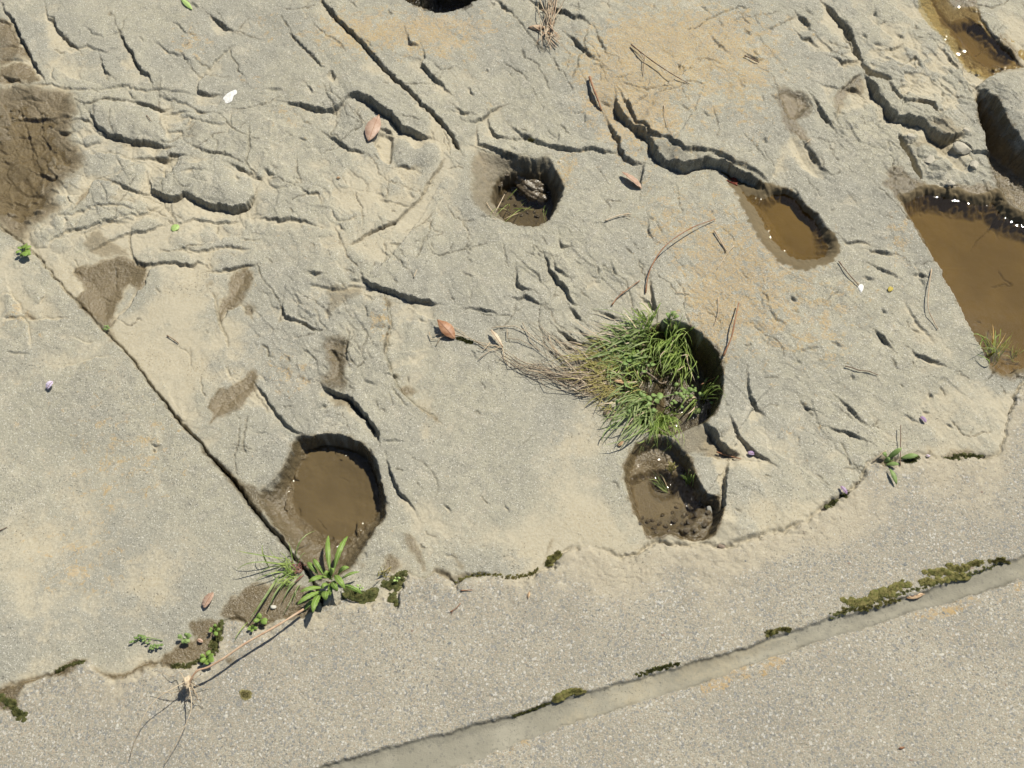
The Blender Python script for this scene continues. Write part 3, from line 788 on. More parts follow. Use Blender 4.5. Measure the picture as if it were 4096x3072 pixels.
# small pool, top right
PT = T(3, 0, [(1060, -60), (1120, 70), (1180, 130), (1300, 120), (1370, 180), (1480, 280), (1600, 395), (1560, 440), (1450, 450), (1370, 420), (1280, 330), (1200, 220), (1120, 120), (1050, 0)])
basin(PT, 18, 45, 18, (.7, -.7), 1)
L(T(3, 0, [(1290, 110), (1370, 180), (1480, 280), (1600, 395)]), 8, 50, .3)
L(T(3, 0, [(1360, 60), (1370, 120), (1420, 200), (1659, 460)]), 6, 40, .4)
L(T(3, 0, [(1340, 585), (1420, 510), (1520, 470), (1700, 455)]), 8, 60, .3, -1)

# ------------------------------------------------------------------ wet, stained and muddy places, with some painted shade
BED = np.zeros_like(X)
patch(WET, WETL, .6, 26)
patch(MUD, WETL, .8, 34)
for c, r, pts, a, mud in [
    (0, 1, [(1300, 1230), (1360, 1290), (1440, 1370), (1560, 1450), (1700, 1500), (1700, 1720), (1640, 1650), (1540, 1520), (1430, 1400), (1340, 1310)], .9, .35),
    (0, 1, [(430, 80), (560, 50), (700, 10), (850, -10), (980, 70), (940, 180), (880, 235), (860, 160), (780, 200), (800, 250), (760, 300), (740, 380), (690, 480), (620, 430), (530, 330), (480, 270), (560, 180)], .85, .6),
    (0, 0, [(520, 1560), (620, 1480), (720, 1560), (850, 1640), (740, 1659), (560, 1640)], .5, .4),
    (0, 0, [(480, 1340), (545, 1230), (580, 1210), (560, 1260), (500, 1340)], .8, .5), (0, 0, [(720, 1280), (790, 1290), (780, 1315), (730, 1310)], .5, .4),
    (0, 0, [(430, 1170), (480, 1180), (450, 1210)], .5, .4), (0, 0, [(740, 890), (900, 920), (880, 960), (780, 930)], .35, .3),
    (0, 0, [(-40, 100), (60, 120), (140, 260), (200, 370), (100, 370), (-40, 440)], .75, .6), (0, 0, [(-40, 430), (180, 380), (270, 520), (150, 540), (-40, 540)], .8, .6),
    (0, 1, [(1500, 90), (1640, 90), (1640, 200), (1560, 300), (1480, 340), (1430, 430), (1400, 380), (1420, 300), (1480, 220)], .8, .4),
    (0, 1, [(1580, 310), (1650, 320), (1640, 400), (1590, 380)], .7, .2), (0, 1, [(1345, 190), (1370, 160), (1375, 185), (1350, 195)], .7, .3),
    (0, 1, [(1600, 760), (1670, 745), (1670, 870), (1580, 940), (1540, 1010), (1430, 1040), (1370, 1110), (1380, 1050), (1350, 980), (1390, 880), (1490, 850), (1580, 800)], 1, .35),
    (0, 1, [(150, 355), (240, 390), (230, 415), (170, 410)], .6, .6), (0, 1, [(660, 440), (720, 480), (735, 545), (690, 510)], .6, .5),
    (1, 1, [(420, 540), (520, 510), (610, 545), (590, 650), (580, 740), (600, 860), (520, 900), (430, 830), (410, 780), (480, 740), (450, 640)], .75, .2),
    (1, 1, [(480, 890), (600, 920), (640, 980), (560, 990), (500, 960)], .6, .1), (1, 1, [(660, 1000), (720, 1060), (700, 1070)], .6, .1),
    (1, 1, [(440, 200), (520, 190), (640, 200), (700, 210), (640, 290), (560, 280), (500, 380), (450, 380), (470, 300)], .5, .15),
    (1, 1, [(920, 850), (1010, 820), (1060, 880), (970, 905)], .75, .1), (1, 1, [(890, 775), (915, 770), (910, 805), (890, 800)], .7, .1), (1, 1, [(1060, 970), (1170, 1050), (1160, 1068), (1090, 1000)], .8, .2),
    (1, 1, [(825, 560), (862, 490), (855, 560), (835, 630)], .7, .5), (1, 1, [(825, 240), (900, 270), (860, 310), (835, 320)], .7, .4),
    (1, 2, [(960, 130), (1000, 120), (1080, 250), (1110, 330), (1090, 380), (1040, 300), (980, 230)], .7, .3), (1, 2, [(1270, 250), (1300, 260), (1355, 380), (1320, 370)], .55, .2),
    (1, 2, [(820, 310), (880, 270), (940, 350), (880, 390), (830, 360)], .7, .5), (1, 2, [(1150, 370), (1300, 390), (1420, 400), (1300, 440), (1150, 400)], .6, .5), (1, 2, [(655, 330), (680, 330), (685, 365), (655, 370)], .6, .2),
    (0, 2, [(1420, 690), (1460, 600), (1540, 530), (1659, 470), (1900, 480), (2050, 500), (2100, 600), (1950, 690), (1800, 700), (1659, 760), (1580, 720), (1500, 690)], .95, .9),
    (0, 2, [(1200, 730), (1260, 690), (1330, 690), (1440, 740), (1420, 860), (1380, 940), (1300, 960), (1150, 1005), (1040, 980), (1040, 940), (1120, 890), (1140, 850), (1280, 830)], 1, .9),
    (0, 2, [(-40, 1160), (80, 1100), (170, 1070), (330, 1050), (390, 990), (460, 955), (560, 960), (480, 1000), (430, 1080), (390, 1050), (220, 1090), (120, 1160), (130, 1260), (60, 1290), (-40, 1270)], .9, .8),
    (0, 2, [(600, 990), (690, 1050), (830, 1040), (900, 990), (1030, 960), (1020, 990), (850, 1060), (740, 1095), (640, 1040)], .85, .8),
    (0, 2, [(1460, 945), (1520, 925), (1535, 960), (1480, 985)], .8, .3),
    (2, 1, [(1190, 1090), (1260, 1090), (1350, 1240), (1480, 1300), (1320, 1310), (1180, 1290), (1060, 1290), (1000, 1200)], .5, .4), (2, 1, [(580, 990), (640, 960), (680, 1040), (640, 1080), (590, 1040)], .6, .6),
    (2, 2, [(180, 330), (240, 260), (245, 190), (275, 170), (260, 240), (200, 330)], .6, .4),
    (3, 0, [(30, 600), (140, 580), (250, 620), (285, 700), (230, 760), (170, 800), (230, 850), (290, 900), (280, 960), (200, 900), (100, 820), (90, 720)], .9, .4),
    (3, 0, [(420, 650), (480, 560), (540, 500), (610, 470), (640, 540), (620, 600), (540, 600), (500, 660), (450, 740), (430, 760)], .7, .2),
    (3, 0, [(480, 400), (600, 380), (610, 410), (500, 430)], .5, .2), (3, 0, [(770, 1080), (850, 1060), (900, 1120), (1000, 1170), (1080, 1200), (1230, 1180), (1480, 1180), (1560, 1330), (1659, 1380), (1340, 1360), (1000, 1330), (850, 1290), (740, 1190), (790, 1150)], .95, .3),
    (3, 0, [(1060, -40), (1140, 60), (1110, 140), (1180, 200), (1250, 300), (1260, 400), (1320, 440), (1390, 450), (1420, 510), (1520, 475), (1659, 460), (1600, 380), (1370, 160), (1360, 60), (1340, -40)], .95, .5),
    (3, 0, [(1500, 200), (1560, 260), (1659, 440), (1600, 400), (1480, 280)], .8, .2), (3, 0, [(700, 480), (790, 520), (800, 560), (760, 550)], .5, .2), (3, 0, [(1090, 770), (1250, 830), (1270, 880), (1130, 900), (1000, 790)], .5, .2),
    (3, 0, [(920, 900), (1050, 880), (1230, 900), (1200, 980), (1150, 1000), (1060, 930), (950, 960)], .35, .5),
    (3, 1, [(1430, 680), (1560, 670), (1700, 660), (1700, 770), (1600, 795), (1500, 792), (1450, 745)], .9, .3), (3, 1, [(680, 1330), (760, 1270), (830, 1300), (860, 1380), (740, 1380)], .5, .6),
    (3, 1, [(1020, 1235), (1060, 1245), (1055, 1290), (1030, 1280)], .7, .3), (3, 1, [(1180, 1270), (1330, 1245), (1340, 1280), (1240, 1330), (1150, 1310)], .6, .4),
]:
    patch(WET, T(c, r, pts), a * .92, 14)
    if mud:
        patch(MUD, T(c, r, pts), mud * .8, 18)
# wet film round the water
patch(WET, [(1178, 1738), (1300, 1745), (1425, 1765), (1480, 1800), (1515, 1900), (1545, 2060), (1490, 2130), (1430, 2215), (1390, 2290), (1300, 2330), (1230, 2275), (1150, 2175), (1070, 2065), (1020, 1985), (1085, 1935), (1135, 1885), (1165, 1820)], 1, 14)
patch(MUD, PL_OUT, .6, 20)
patch(STAIN_SHADE, PL_OUT, .34, 26)
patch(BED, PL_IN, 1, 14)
STAIN_SHADE *= (1 - .8 * BED)
patch(STAIN_SHADE, [(1225, 1765), (1370, 1755), (1470, 1800), (1515, 1900), (1530, 2000), (1500, 2010), (1480, 1900), (1420, 1800), (1330, 1770)], .7, 10)  # shadow band under the upper right rim, painted dark
patch(WET, PA, 1, 10)
patch(MUD, PA, .25, 10)
patch(WET, PB, 1, 8)
patch(MUD, PB, .5, 20)
patch(WET, PT, 1, 8)
patch(MUD, PT, .4, 12)
patch(WET, PC, 1, 8)
patch(STAIN_SHADE, [(2540, 2040), (2640, 2060), (2720, 2010), (2790, 1985), (2880, 1995), (2870, 2100), (2830, 2150), (2700, 2140), (2600, 2150)], .55, 14)
patch(STAIN_SHADE, [(2590, 1880), (2660, 1860), (2730, 1890), (2740, 1950), (2670, 1985), (2600, 1950)], .6, 12)
patch(MUD, PC, .8, 14)
patch(WET, CREV, .9, 12)
patch(STAIN_SHADE, CREV, .5, 20)
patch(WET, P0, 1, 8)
patch(STAIN_SHADE, P0, 1.2, 8)  # whole hole painted near black to stand in for deep shade
patch(WET, P1B, .9, 10)
patch(MUD, P1B, .7, 10)
patch(STAIN_SHADE, P1B, .6, 14)
patch(WET, P1, .55, 18)
patch(MUD, P1, .38, 24)
patch(WET, PG, .9, 10)
patch(MUD, PG, .7, 14)
patch(STAIN_SHADE, PG, .8, 10)
patch(STAIN_SHADE, T(1, 1, [(420, 520), (520, 500), (620, 545), (600, 650), (590, 740), (640, 900), (540, 920), (430, 850), (380, 780), (440, 740), (430, 640)]), .45, 40)
patch(STAIN_SHADE, T(0, 0, [(1200, 800), (1270, 790), (1290, 880), (1240, 940), (1200, 900)]), .45, 30)
patch(STAIN_SHADE, T(2, 0, [(900, 890), (1060, 940), (1330, 1000), (1560, 1110), (1659, 1190), (1659, 1260), (1400, 1120), (1200, 1080), (980, 1060), (910, 980)]), .35, 14)  # shade between lip and foot of the long scarp, painted in
patch(STAIN_SHADE, T(3, 0, [(230, 930), (260, 920), (400, 1100), (380, 1130), (300, 1080)]), .35, 14)
patch(STAIN_SHADE, T(1, 0, [(1430, 940), (1560, 970), (1659, 1000), (1900, 1000), (1900, 1100), (1700, 1060), (1500, 1020)]), .3, 18)  # painted shadow along the upper wall of the round pothole
patch(LICH, T(3, 0, [(90, 820), (190, 860), (340, 1080), (500, 1200), (430, 1215), (250, 1080)]), .35, 40)

# silt dusts the concrete next to the rock
SILT += concf * (-0.25 + 1.0 * np.exp(-np.maximum(SV, 0) / 170) * (0.75 + 0.6 * fbm(X, Y, 9, 3, 71)))
SILT -= .35 * np.exp(-np.abs(SV - 20) / 60) * (fbm(X, Y, 60, 3, 74) > .1) * (SV > 0)
SILT = np.where(is_path, 0.05 + 0.2 * fbm(X, Y, 5, 2, 72), SILT)
SILT -= 0.6 * np.clip(LICH - .3, 0, 1)
LICH = np.where(SV > 0, 0, LICH)
LICHJ = 0.75 * np.exp(-((JL - 25) / 45) ** 2) * sm(fbm(X, Y, 6, 2, 73), 0.0, 0.4)
SILT += np.where(is_joint, .25 + .3 * fbm(X, Y, 6, 2, 113), 0)
LICH = np.maximum(LICH, np.where(JL > -5, LICHJ, 0))

# still water lets fine silt settle: smooth beds
patch(BED, PC_IN, .35, 10)
patch(BED, P1B, .5, 10)
for q in (PL_IN, PA, PB, PT):
    patch(BED, q, 1, 14)
S_ = window(PL_OUT, 20)
H[S_] += 2.0 * sm(np.where(inside(PL_OUT, S_), pdist(PL_OUT, S_, True)[0], 0), 0, 30) * (1 - BED[S_]) * (fbm(X[S_], Y[S_], 60, 3, 101) + .6 * fbm(X[S_], Y[S_], 150, 2, 102))
S_ = window(PB, 60)
H[S_] += 3.0 * WET[S_] * (1 - BED[S_]) * (fbm(X[S_], Y[S_], 50, 3, 103) + .6 * fbm(X[S_], Y[S_], 140, 2, 104))
# silt smooths the fine relief
quiet = 1 - 0.4 * sm(SILT, .6, 1.3) - 0.15 * MUD
# no sill stands between the channel and the pool below the grass
S_ = window(PC, 10)
H[S_] -= 9 * np.exp(-((U[S_] - 2625) / 75) ** 2 - ((V[S_] - 1850) / 38) ** 2)
H_rock = H + base + (rock - base) * np.clip(quiet, .25, 1) * (1 - .8 * BED)
edge = 4.5 - 6.5 * np.exp(-np.maximum(SV, 0) / 12) + 3.0 * fbm(X, Y, 45, 2, 75) * np.exp(-np.maximum(SV, 0) / 110)
H_conc = conc + edge + 0.5 * base + (1.0 * mid - 2.2 * sm(vn(X * 110, Y * 110, 58), .5, .85)) * np.exp(-np.maximum(SV, 0) / 120)
seam_gap = -5.0 * np.exp(-(SV / 9) ** 2) * sm(fbm(X, Y, 12, 2, 76), -.35, .25)
ZR = H_rock * rockf + H_conc * concf + seam_gap
# loose crust of the concrete below the lower pool
ZR += concf * rough * 0 + np.where(SV > -10, 1, 0) * 3.2 * terr(fbm(X, Y, 26, 3, 77), 2.2) * np.exp(-((U - 2620) / 420) ** 2 - ((V - 2290) / 75) ** 2)
fade_in_pool = sm(V, 2120, 2200)
jc = np.clip(np.minimum(JT, -JL) / 45, 0, 1)
ZJ = mort - 0.5 - 4.5 * np.sin(jc * math.pi / 2) + 0.8 * fbm(X, Y, 24, 2, 110) + 0.5 * base
STAIN_SHADE = np.where(is_joint, np.maximum(STAIN_SHADE, .75 * np.exp(-np.abs(JT) / 16) * sm(fbm(X, Y, 10, 3, 111), -.25, .35) + .6 * np.exp(-np.abs(JL) / 12) * sm(fbm(X, Y, 12, 3, 112), -.2, .4)), STAIN_SHADE)
ZP = conc + 0.5 * base + 2.0 - 4.0 * np.exp(-np.maximum(JL, 0) / 14)
j1 = sm(JT, -7, 7)
j2 = sm(JL, -7, 7)
Z = ZR * (1 - j1) + ZJ * j1
Z = Z - 3.0 * np.exp(-((JT - 2) / 7) ** 2) * (JL < 0) * sm(fbm(X, Y, 9, 3, 78), -.1, .5) * sm(SV, 0, 100)
Z = Z * (1 - j2) + ZP * j2
Z = Z - 2.2 * np.exp(-(JL / 7) ** 2) * (0.4 + 0.9 * sm(fbm(X, Y, 14, 2, 79), -.3, .4))
# beyond the surveyed patch the bank rolls on
far = np.maximum(np.abs(X) - 1.5, 0) + np.maximum(Y - 2.2, 0)
Z += np.where(SV < 0, sm(far, 0, 3) * (60 * fbm(X, Y, 0.6, 3, 81) + 25 * terr(fbm(XA, YA, 1.6, 3, 82), 3)), 0)
Z = (Z / 1000.0).astype(np.float64)
WET, SILT, LICH, STAIN_SHADE, MUD = [np.clip(a, 0, 1.3) for a in (WET, SILT, LICH, STAIN_SHADE, MUD)]


def boxblur(a, r):
    for ax in (0, 1):
        n = a.shape[ax]
        c = np.cumsum(np.concatenate([np.take(a, [0] * (r + 1), ax), a, np.take(a, [-1] * r, ax)], ax), ax)
        a = (np.take(c, np.arange(n) + 2 * r + 1, ax) - np.take(c, np.arange(n), ax)) / (2 * r + 1)
    return a


# silt settles in the hollows and is washed off the edges
cav = (boxblur(boxblur(Z, 22), 14) - Z) * 1000
SILT = np.clip(SILT + np.clip(cav, -3.0, 3.0) * 0.13 * rockf + .35 * WET * rockf, 0, 1.3)


def ground(x, y):
    i = int(np.clip(np.searchsorted(XL, x) - 1, 0, NX - 2))
    j = int(np.clip(np.searchsorted(YL, y) - 1, 0, NY - 2))
    fx = (x - XL[i]) / (XL[i + 1] - XL[i])
    fy = (y - YL[j]) / (YL[j + 1] - YL[j])
    return float((Z[j, i] * (1 - fx) + Z[j, i + 1] * fx) * (1 - fy) + (Z[j + 1, i] * (1 - fx) + Z[j + 1, i + 1] * fx) * fy)


def at(u, v, lift=0.0):
    """a point standing on the ground where the survey shows it"""
    z = 0.0
    for _ in range(6):
        x, y = G0(u, v, z)
        z = 0.5 * z + 0.5 * (ground(x, y) + lift)
    x, y = G0(u, v, z)
    return Vector((x, y, ground(x, y) + lift))
# ------------------------------------------------------------------ materials
def srgb(r, g, b):
    return tuple((c / 255 / 12.92 if c / 255 <= 0.04045 else ((c / 255 + 0.055) / 1.055) ** 2.4) for c in (r, g, b)) + (1,)


class NT:
    def __init__(self, name):
        self.m = bpy.data.materials.new(name)
        self.m.use_nodes = True
        self.t = self.m.node_tree
        self.b = self.t.nodes['Principled BSDF']
        self.out = self.t.nodes['Material Output']
        self.co = self.n('ShaderNodeTexCoord').outputs['Object']

    def n(self, ty, **kw):
        x = self.t.nodes.new(ty)
        for k, v in kw.items():
            setattr(x, k, v)
        return x

    def link(self, a, sock):
        if hasattr(a, 'is_linked') or isinstance(a, bpy.types.NodeSocket):
            self.t.links.new(a, sock)
        else:
            sock.default_value = a

    def noise(self, scale, detail=3, rough=.55, dist=0.0, co=None):
        x = self.n('ShaderNodeTexNoise')
        self.t.links.new(co or self.co, x.inputs['Vector'])
        x.inputs['Scale'].default_value = scale
        x.inputs['Detail'].default_value = detail
        x.inputs['Roughness'].default_value = rough
        x.inputs['Distortion'].default_value = dist
        return x.outputs['Fac']

    def voro(self, scale, out='Color', feature='F1', co=None):
        x = self.n('ShaderNodeTexVoronoi', feature=feature)
        self.t.links.new(co or self.co, x.inputs['Vector'])
        x.inputs['Scale'].default_value = scale
        return x.outputs[out]

    def math(self, op, a, b=0.0, clamp=False):
        x = self.n('ShaderNodeMath', operation=op, use_clamp=clamp)
        self.link(a, x.inputs[0])
        self.link(b, x.inputs[1])
        return x.outputs[0]

    def ramp(self, a, lo, hi, o0=0.0, o1=1.0):
        x = self.n('ShaderNodeMapRange', interpolation_type='SMOOTHSTEP')
        self.link(a, x.inputs['Value'])
        x.inputs['From Min'].default_value = lo
        x.inputs['From Max'].default_value = hi
        x.inputs['To Min'].default_value = o0
        x.inputs['To Max'].default_value = o1
        return x.outputs[0]

    def mix(self, f, a, b, mode='MIX'):
        x = self.n('ShaderNodeMix', data_type='RGBA', blend_type=mode)
        self.link(f, x.inputs['Factor'])
        self.link(a, x.inputs['A'])
        self.link(b, x.inputs['B'])
        return x.outputs['Result']

    def attr(self, name):
        x = self.n('ShaderNodeAttribute', attribute_name=name)
        return x.outputs['Fac']

    def sep(self, c):
        x = self.n('ShaderNodeSeparateColor')
        self.t.links.new(c, x.inputs[0])
        return x.outputs

    def bump(self, h, strength, dist, prev=None):
        x = self.n('ShaderNodeBump')
        x.inputs['Strength'].default_value = strength
        x.inputs['Distance'].default_value = dist
        self.t.links.new(h, x.inputs['Height'])
        if prev:
            self.t.links.new(prev, x.inputs['Normal'])
        return x.outputs[0]

    def done(self, color, rough, normal=None, spec=None):
        self.link(color, self.b.inputs['Base Color'])
        self.link(rough, self.b.inputs['Roughness'])
        if normal is not None:
            self.t.links.new(normal, self.b.inputs['Normal'])
        if spec is not None:
            self.link(spec, self.b.inputs['Specular IOR Level'])
        return self.m


def C(r, g, b):
    return (r, g, b, 1)


def stone_material(name, kind):
    k = NT(name)
    wet, silt, lich, stain_shade, mud = [k.attr(a) for a in ('wet', 'silt', 'lichen', 'stain_shade', 'mud')]
    bed = k.attr('bed')
    n1, n2, n3 = k.noise(7, 3, .6), k.noise(45, 3, .62), k.noise(210, 2, .7)
    grain = k.noise(700, 1, .7)
    cells = k.sep(k.voro(620 if kind == 'rock' else 560))
    cells2 = k.sep(k.voro(300))
    if kind == 'rock':
        col = k.mix(k.ramp(n1, .35, .65), C(.312, .296, .23), C(.358, .335, .254))
        col = k.mix(k.ramp(k.noise(3.5, 3, .6), .43, .62, 0, .7), col, C(.262, .256, .218))
        col = k.mix(k.ramp(n2, .40, .68, 0, .75), col, C(.245, .235, .192))
        col = k.mix(k.ramp(n2, .62, .75, 0, .6), col, C(.43, .40, .325))
        col = k.mix(k.ramp(k.noise(16, 4, .7, .5), .56, .68, 0, .5), col, C(.42, .385, .30))
        # pale and dark mineral grains
        col = k.mix(k.math('MULTIPLY', k.ramp(cells[0], .90, .95), .48), col, C(.62, .6, .53))
        col = k.mix(k.math('MULTIPLY', k.ramp(cells[1], .88, .93), .42), col, C(.10, .10, .09))
        siltc = k.mix(k.ramp(n1, .4, .65), C(.385, .342, .247), C(.368, .32, .222))
        siltc = k.mix(k.ramp(n3, .35, .7), siltc, C(.415, .376, .284))
    elif kind == 'mortar':
        col = k.mix(k.ramp(n1, .35, .65), C(.225, .212, .165), C(.30, .282, .222))
        col = k.mix(k.ramp(n2, .55, .75, 0, .8), col, C(.19, .182, .15))
        col = k.mix(k.ramp(cells2[0], .9, .96, 0, .3), col, C(.09, .09, .085))
        siltc = C(.34, .30, .21)
    else:
        col = k.mix(k.ramp(n1, .35, .65), C(.295, .273, .213), C(.355, .328, .255))
        col = k.mix(k.ramp(k.noise(2.6, 4, .65, .4), .42, .68, 0, .55), col, C(.225, .215, .18))
        # sand grains of several colours
        g = k.ramp(cells[0], 0, 1)
        col = k.mix(k.ramp(cells[1], .72, .8, 0, .4), col, C(.16, .16, .15))
        col = k.mix(k.ramp(cells[2], .78, .86, 0, .5), col, C(.50, .475, .415))
        col = k.mix(k.ramp(g, .88, .93, 0, .75), col, C(.34, .285, .21))
        col = k.mix(k.ramp(cells2[1], .84, .88, 0, .6), col, C(.17, .18, .185))
        col = k.mix(k.ramp(cells2[2], .95, .97, 0, .6), col, C(.55, .53, .48))
        siltc = k.mix(k.ramp(n2, .4, .65), C(.375, .33, .24), C(.41, .365, .27))
    # dark pits in the surface
    pit = k.ramp(k.noise(330, 1, .6, .4), .655, .72)
    pitm = k.math('MULTIPLY', pit, k.ramp(n1, .40, .60))
    s = k.math('ADD', silt, k.math('MULTIPLY', k.math('SUBTRACT', n2, .5), .9))
    s = k.math('ADD', s, k.math('MULTIPLY', k.math('SUBTRACT', n3, .5), .7))
    sf = k.ramp(s, .38, 1.0, 0, .93 if kind == 'rock' else .74)
    col = k.mix(sf, col, siltc)
    # lichen and iron staining
    l = k.math('ADD', lich, k.math('MULTIPLY', k.math('SUBTRACT', k.noise(48, 4, .74, .5), .5), 2.4))
    lf = k.ramp(l, .56, .80, 0, .66 if kind == 'rock' else .8)
    lf = k.math('MULTIPLY', lf, k.ramp(n3, .32, .6))
    col = k.mix(lf, col, k.mix(k.ramp(n2, .4, .6), C(.40, .275, .115), C(.40, .295, .16)))
    col = k.mix(k.math('MULTIPLY', pitm, .6), col, C(.07, .065, .05))
    # earth and mud
    mudc = k.mix(k.ramp(n2, .35, .65), C(.20, .162, .098), C(.25, .207, .13))
    mudc = k.mix(k.ramp(n3, .55, .75, 0, .35), mudc, C(.13, .10, .06))
    col = k.mix(k.math('MULTIPLY', mud, .92, True), col, mudc)
    col = k.mix(k.math('MULTIPLY', bed, .85), col, k.mix(k.ramp(n1, .35, .65), C(.235, .205, .148), C(.31, .27, .19)))
    st = k.math('MULTIPLY', stain_shade, k.ramp(n2, .25, .6), True)
    col = k.mix(k.math('MULTIPLY', st, .85), col, C(.052, .046, .030))  # real stains and the painted shade share this dark tone
    w = k.ramp(k.math('ADD', wet, k.math('MULTIPLY', k.math('SUBTRACT', n3, .5), .35)), .1, .8)
    col = k.mix(w, col, k.mix(1.0, col, C(.50, .445, .35), 'MULTIPLY'))
    h = k.math('ADD', k.math('MULTIPLY', n3, .9), k.math('MULTIPLY', grain, .5))
    h = k.math('SUBTRACT', h, k.math('MULTIPLY', pitm, .8))
    if kind == 'concrete':
        h = k.math('ADD', h, k.math('MULTIPLY', cells[0], .35))
    h = k.math('MULTIPLY', h, k.math('SUBTRACT', 1.0, k.math('MULTIPLY', k.math('MULTIPLY', sf, k.math('SUBTRACT', 1.0, w, True)), .6 if kind == 'rock' else .35)))
    h = k.math('MULTIPLY', h, k.math('SUBTRACT', 1.0, k.math('MULTIPLY', bed, .92)))
    dist = {'rock': .0029, 'concrete': .0026, 'mortar': .0012}[kind]
    nrm = k.bump(h, .75, dist)
    wg = k.math('MULTIPLY', w, k.math('SUBTRACT', 1.0, bed, True))
    rgh = k.ramp(wg, .35, 1.0, .88, .25)
    spec = k.ramp(wg, .2, 1.0, .22, .5)
    return k.done(col, rgh, nrm, spec)


def plain(name, c1, c2, scale=30, rough=.6, bump=.0, bscale=200, trans=0.0, spec=.3):
    k = NT(name)
    col = k.mix(k.ramp(k.noise(scale, 4, .6), .3, .7), c1, c2)
    nrm = k.bump(k.noise(bscale, 3), .6, bump) if bump else None
    m = k.done(col, rough, nrm, spec)
    if trans:
        tr = k.n('ShaderNodeBsdfTranslucent')
        k.t.links.new(col, tr.inputs['Color'])
        mx = k.n('ShaderNodeMixShader')
        mx.inputs[0].default_value = trans
        k.t.links.new(k.b.outputs[0], mx.inputs[1])
        k.t.links.new(tr.outputs[0], mx.inputs[2])
        k.t.links.new(mx.outputs[0], k.out.inputs['Surface'])
    return m


def water_material(name, tint, ripple=.0006, rscale=38):
    """clear, slightly turbid water: what lies below shows through its tint, the sky and sun mirror in it"""
    k = NT(name)
    k.t.nodes.remove(k.b)
    tr = k.n('ShaderNodeBsdfTransparent')
    tr.inputs[0].default_value = tint
    gl = k.n('ShaderNodeBsdfGlossy')
    gl.inputs['Roughness'].default_value = .045
    gl.inputs['Color'].default_value = (1, 1, 1, 1)
    nrm = k.bump(k.noise(rscale, 2, .5), .5, ripple)
    k.t.links.new(nrm, gl.inputs['Normal'])
    fr = k.n('ShaderNodeFresnel')
    fr.inputs['IOR'].default_value = 1.33
    k.t.links.new(nrm, fr.inputs['Normal'])
    mx = k.n('ShaderNodeMixShader')
    k.t.links.new(fr.outputs[0], mx.inputs[0])
    k.t.links.new(tr.outputs[0], mx.inputs[1])
    k.t.links.new(gl.outputs[0], mx.inputs[2])
    k.t.links.new(mx.outputs[0], k.out.inputs['Surface'])
    return k.m


M = {}
M['rock'] = stone_material('weathered sandstone', 'rock')
M['concrete'] = stone_material('worn concrete', 'concrete')
M['mortar'] = stone_material('smooth mortar', 'mortar')
M['clear_water'] = water_material('clear water', (.90, .88, .82, 1), .0022, 130)
M['dim_water'] = water_material('cloudy brown water', (.90, .87, .80, 1))
M['brown_water'] = water_material('brown water', (.84, .75, .52, 1))

# ------------------------------------------------------------------ ground meshes
GX, GY = np.gradient(Z, XL, axis=1), np.gradient(Z, YL, axis=0)
NRM = np.dstack([-GX, -GY, np.ones_like(Z)])
NRM /= np.linalg.norm(NRM, axis=2, keepdims=True)
FIELDS = {'wet': WET, 'silt': SILT, 'lichen': LICH, 'stain_shade': STAIN_SHADE, 'mud': MUD, 'bed': BED}


def link(o, parent=None):
    COL.objects.link(o)
    if parent is not None:
        o.parent = parent
    return o


def tag(o, label=None, cat=None, group=None, kind=None):
    if label:
        o['label'] = label
    if cat:
        o['category'] = cat
    if group:
        o['group'] = group
    if kind:
        o['kind'] = kind
    return o


def sheet(name, mask, material, parent=None):
    """the part of the ground grid whose cells lie in mask (one flag per cell)"""
    jj, ii = np.nonzero(mask)
    a = jj * NX + ii
    quads = np.stack([a, a + 1, a + NX + 1, a + NX], 1)
    used, inv = np.unique(quads, return_inverse=True)
    quads = inv.reshape(-1, 4).astype(np.int32)
    co = np.stack([X.ravel()[used], Y.ravel()[used], Z.ravel()[used]], 1).astype(np.float32)
    me = bpy.data.meshes.new(name)
    me.vertices.add(len(co))
    me.vertices.foreach_set('co', co.ravel())
    me.loops.add(quads.size)
    me.loops.foreach_set('vertex_index', quads.ravel())
    me.polygons.add(len(quads))
    me.polygons.foreach_set('loop_start', np.arange(0, quads.size, 4, dtype=np.int32))
    me.polygons.foreach_set('use_smooth', np.ones(len(quads), bool))
    me.update(calc_edges=True)
    for nme, F in FIELDS.items():
        at_ = me.attributes.new(nme, 'FLOAT', 'POINT')
        at_.data.foreach_set('value', F.ravel()[used].astype(np.float32))
    me.normals_split_custom_set_from_vertices(NRM.reshape(-1, 3)[used].tolist() if len(used) < 10 else NRM.reshape(-1, 3)[used])
    me.materials.append(material)
    return link(bpy.data.objects.new(name, me), parent)


def cellmask(vm):
    return vm[:-1, :-1]


ALL = (slice(None), slice(None))


def region(poly):
    return inside(poly, ALL)


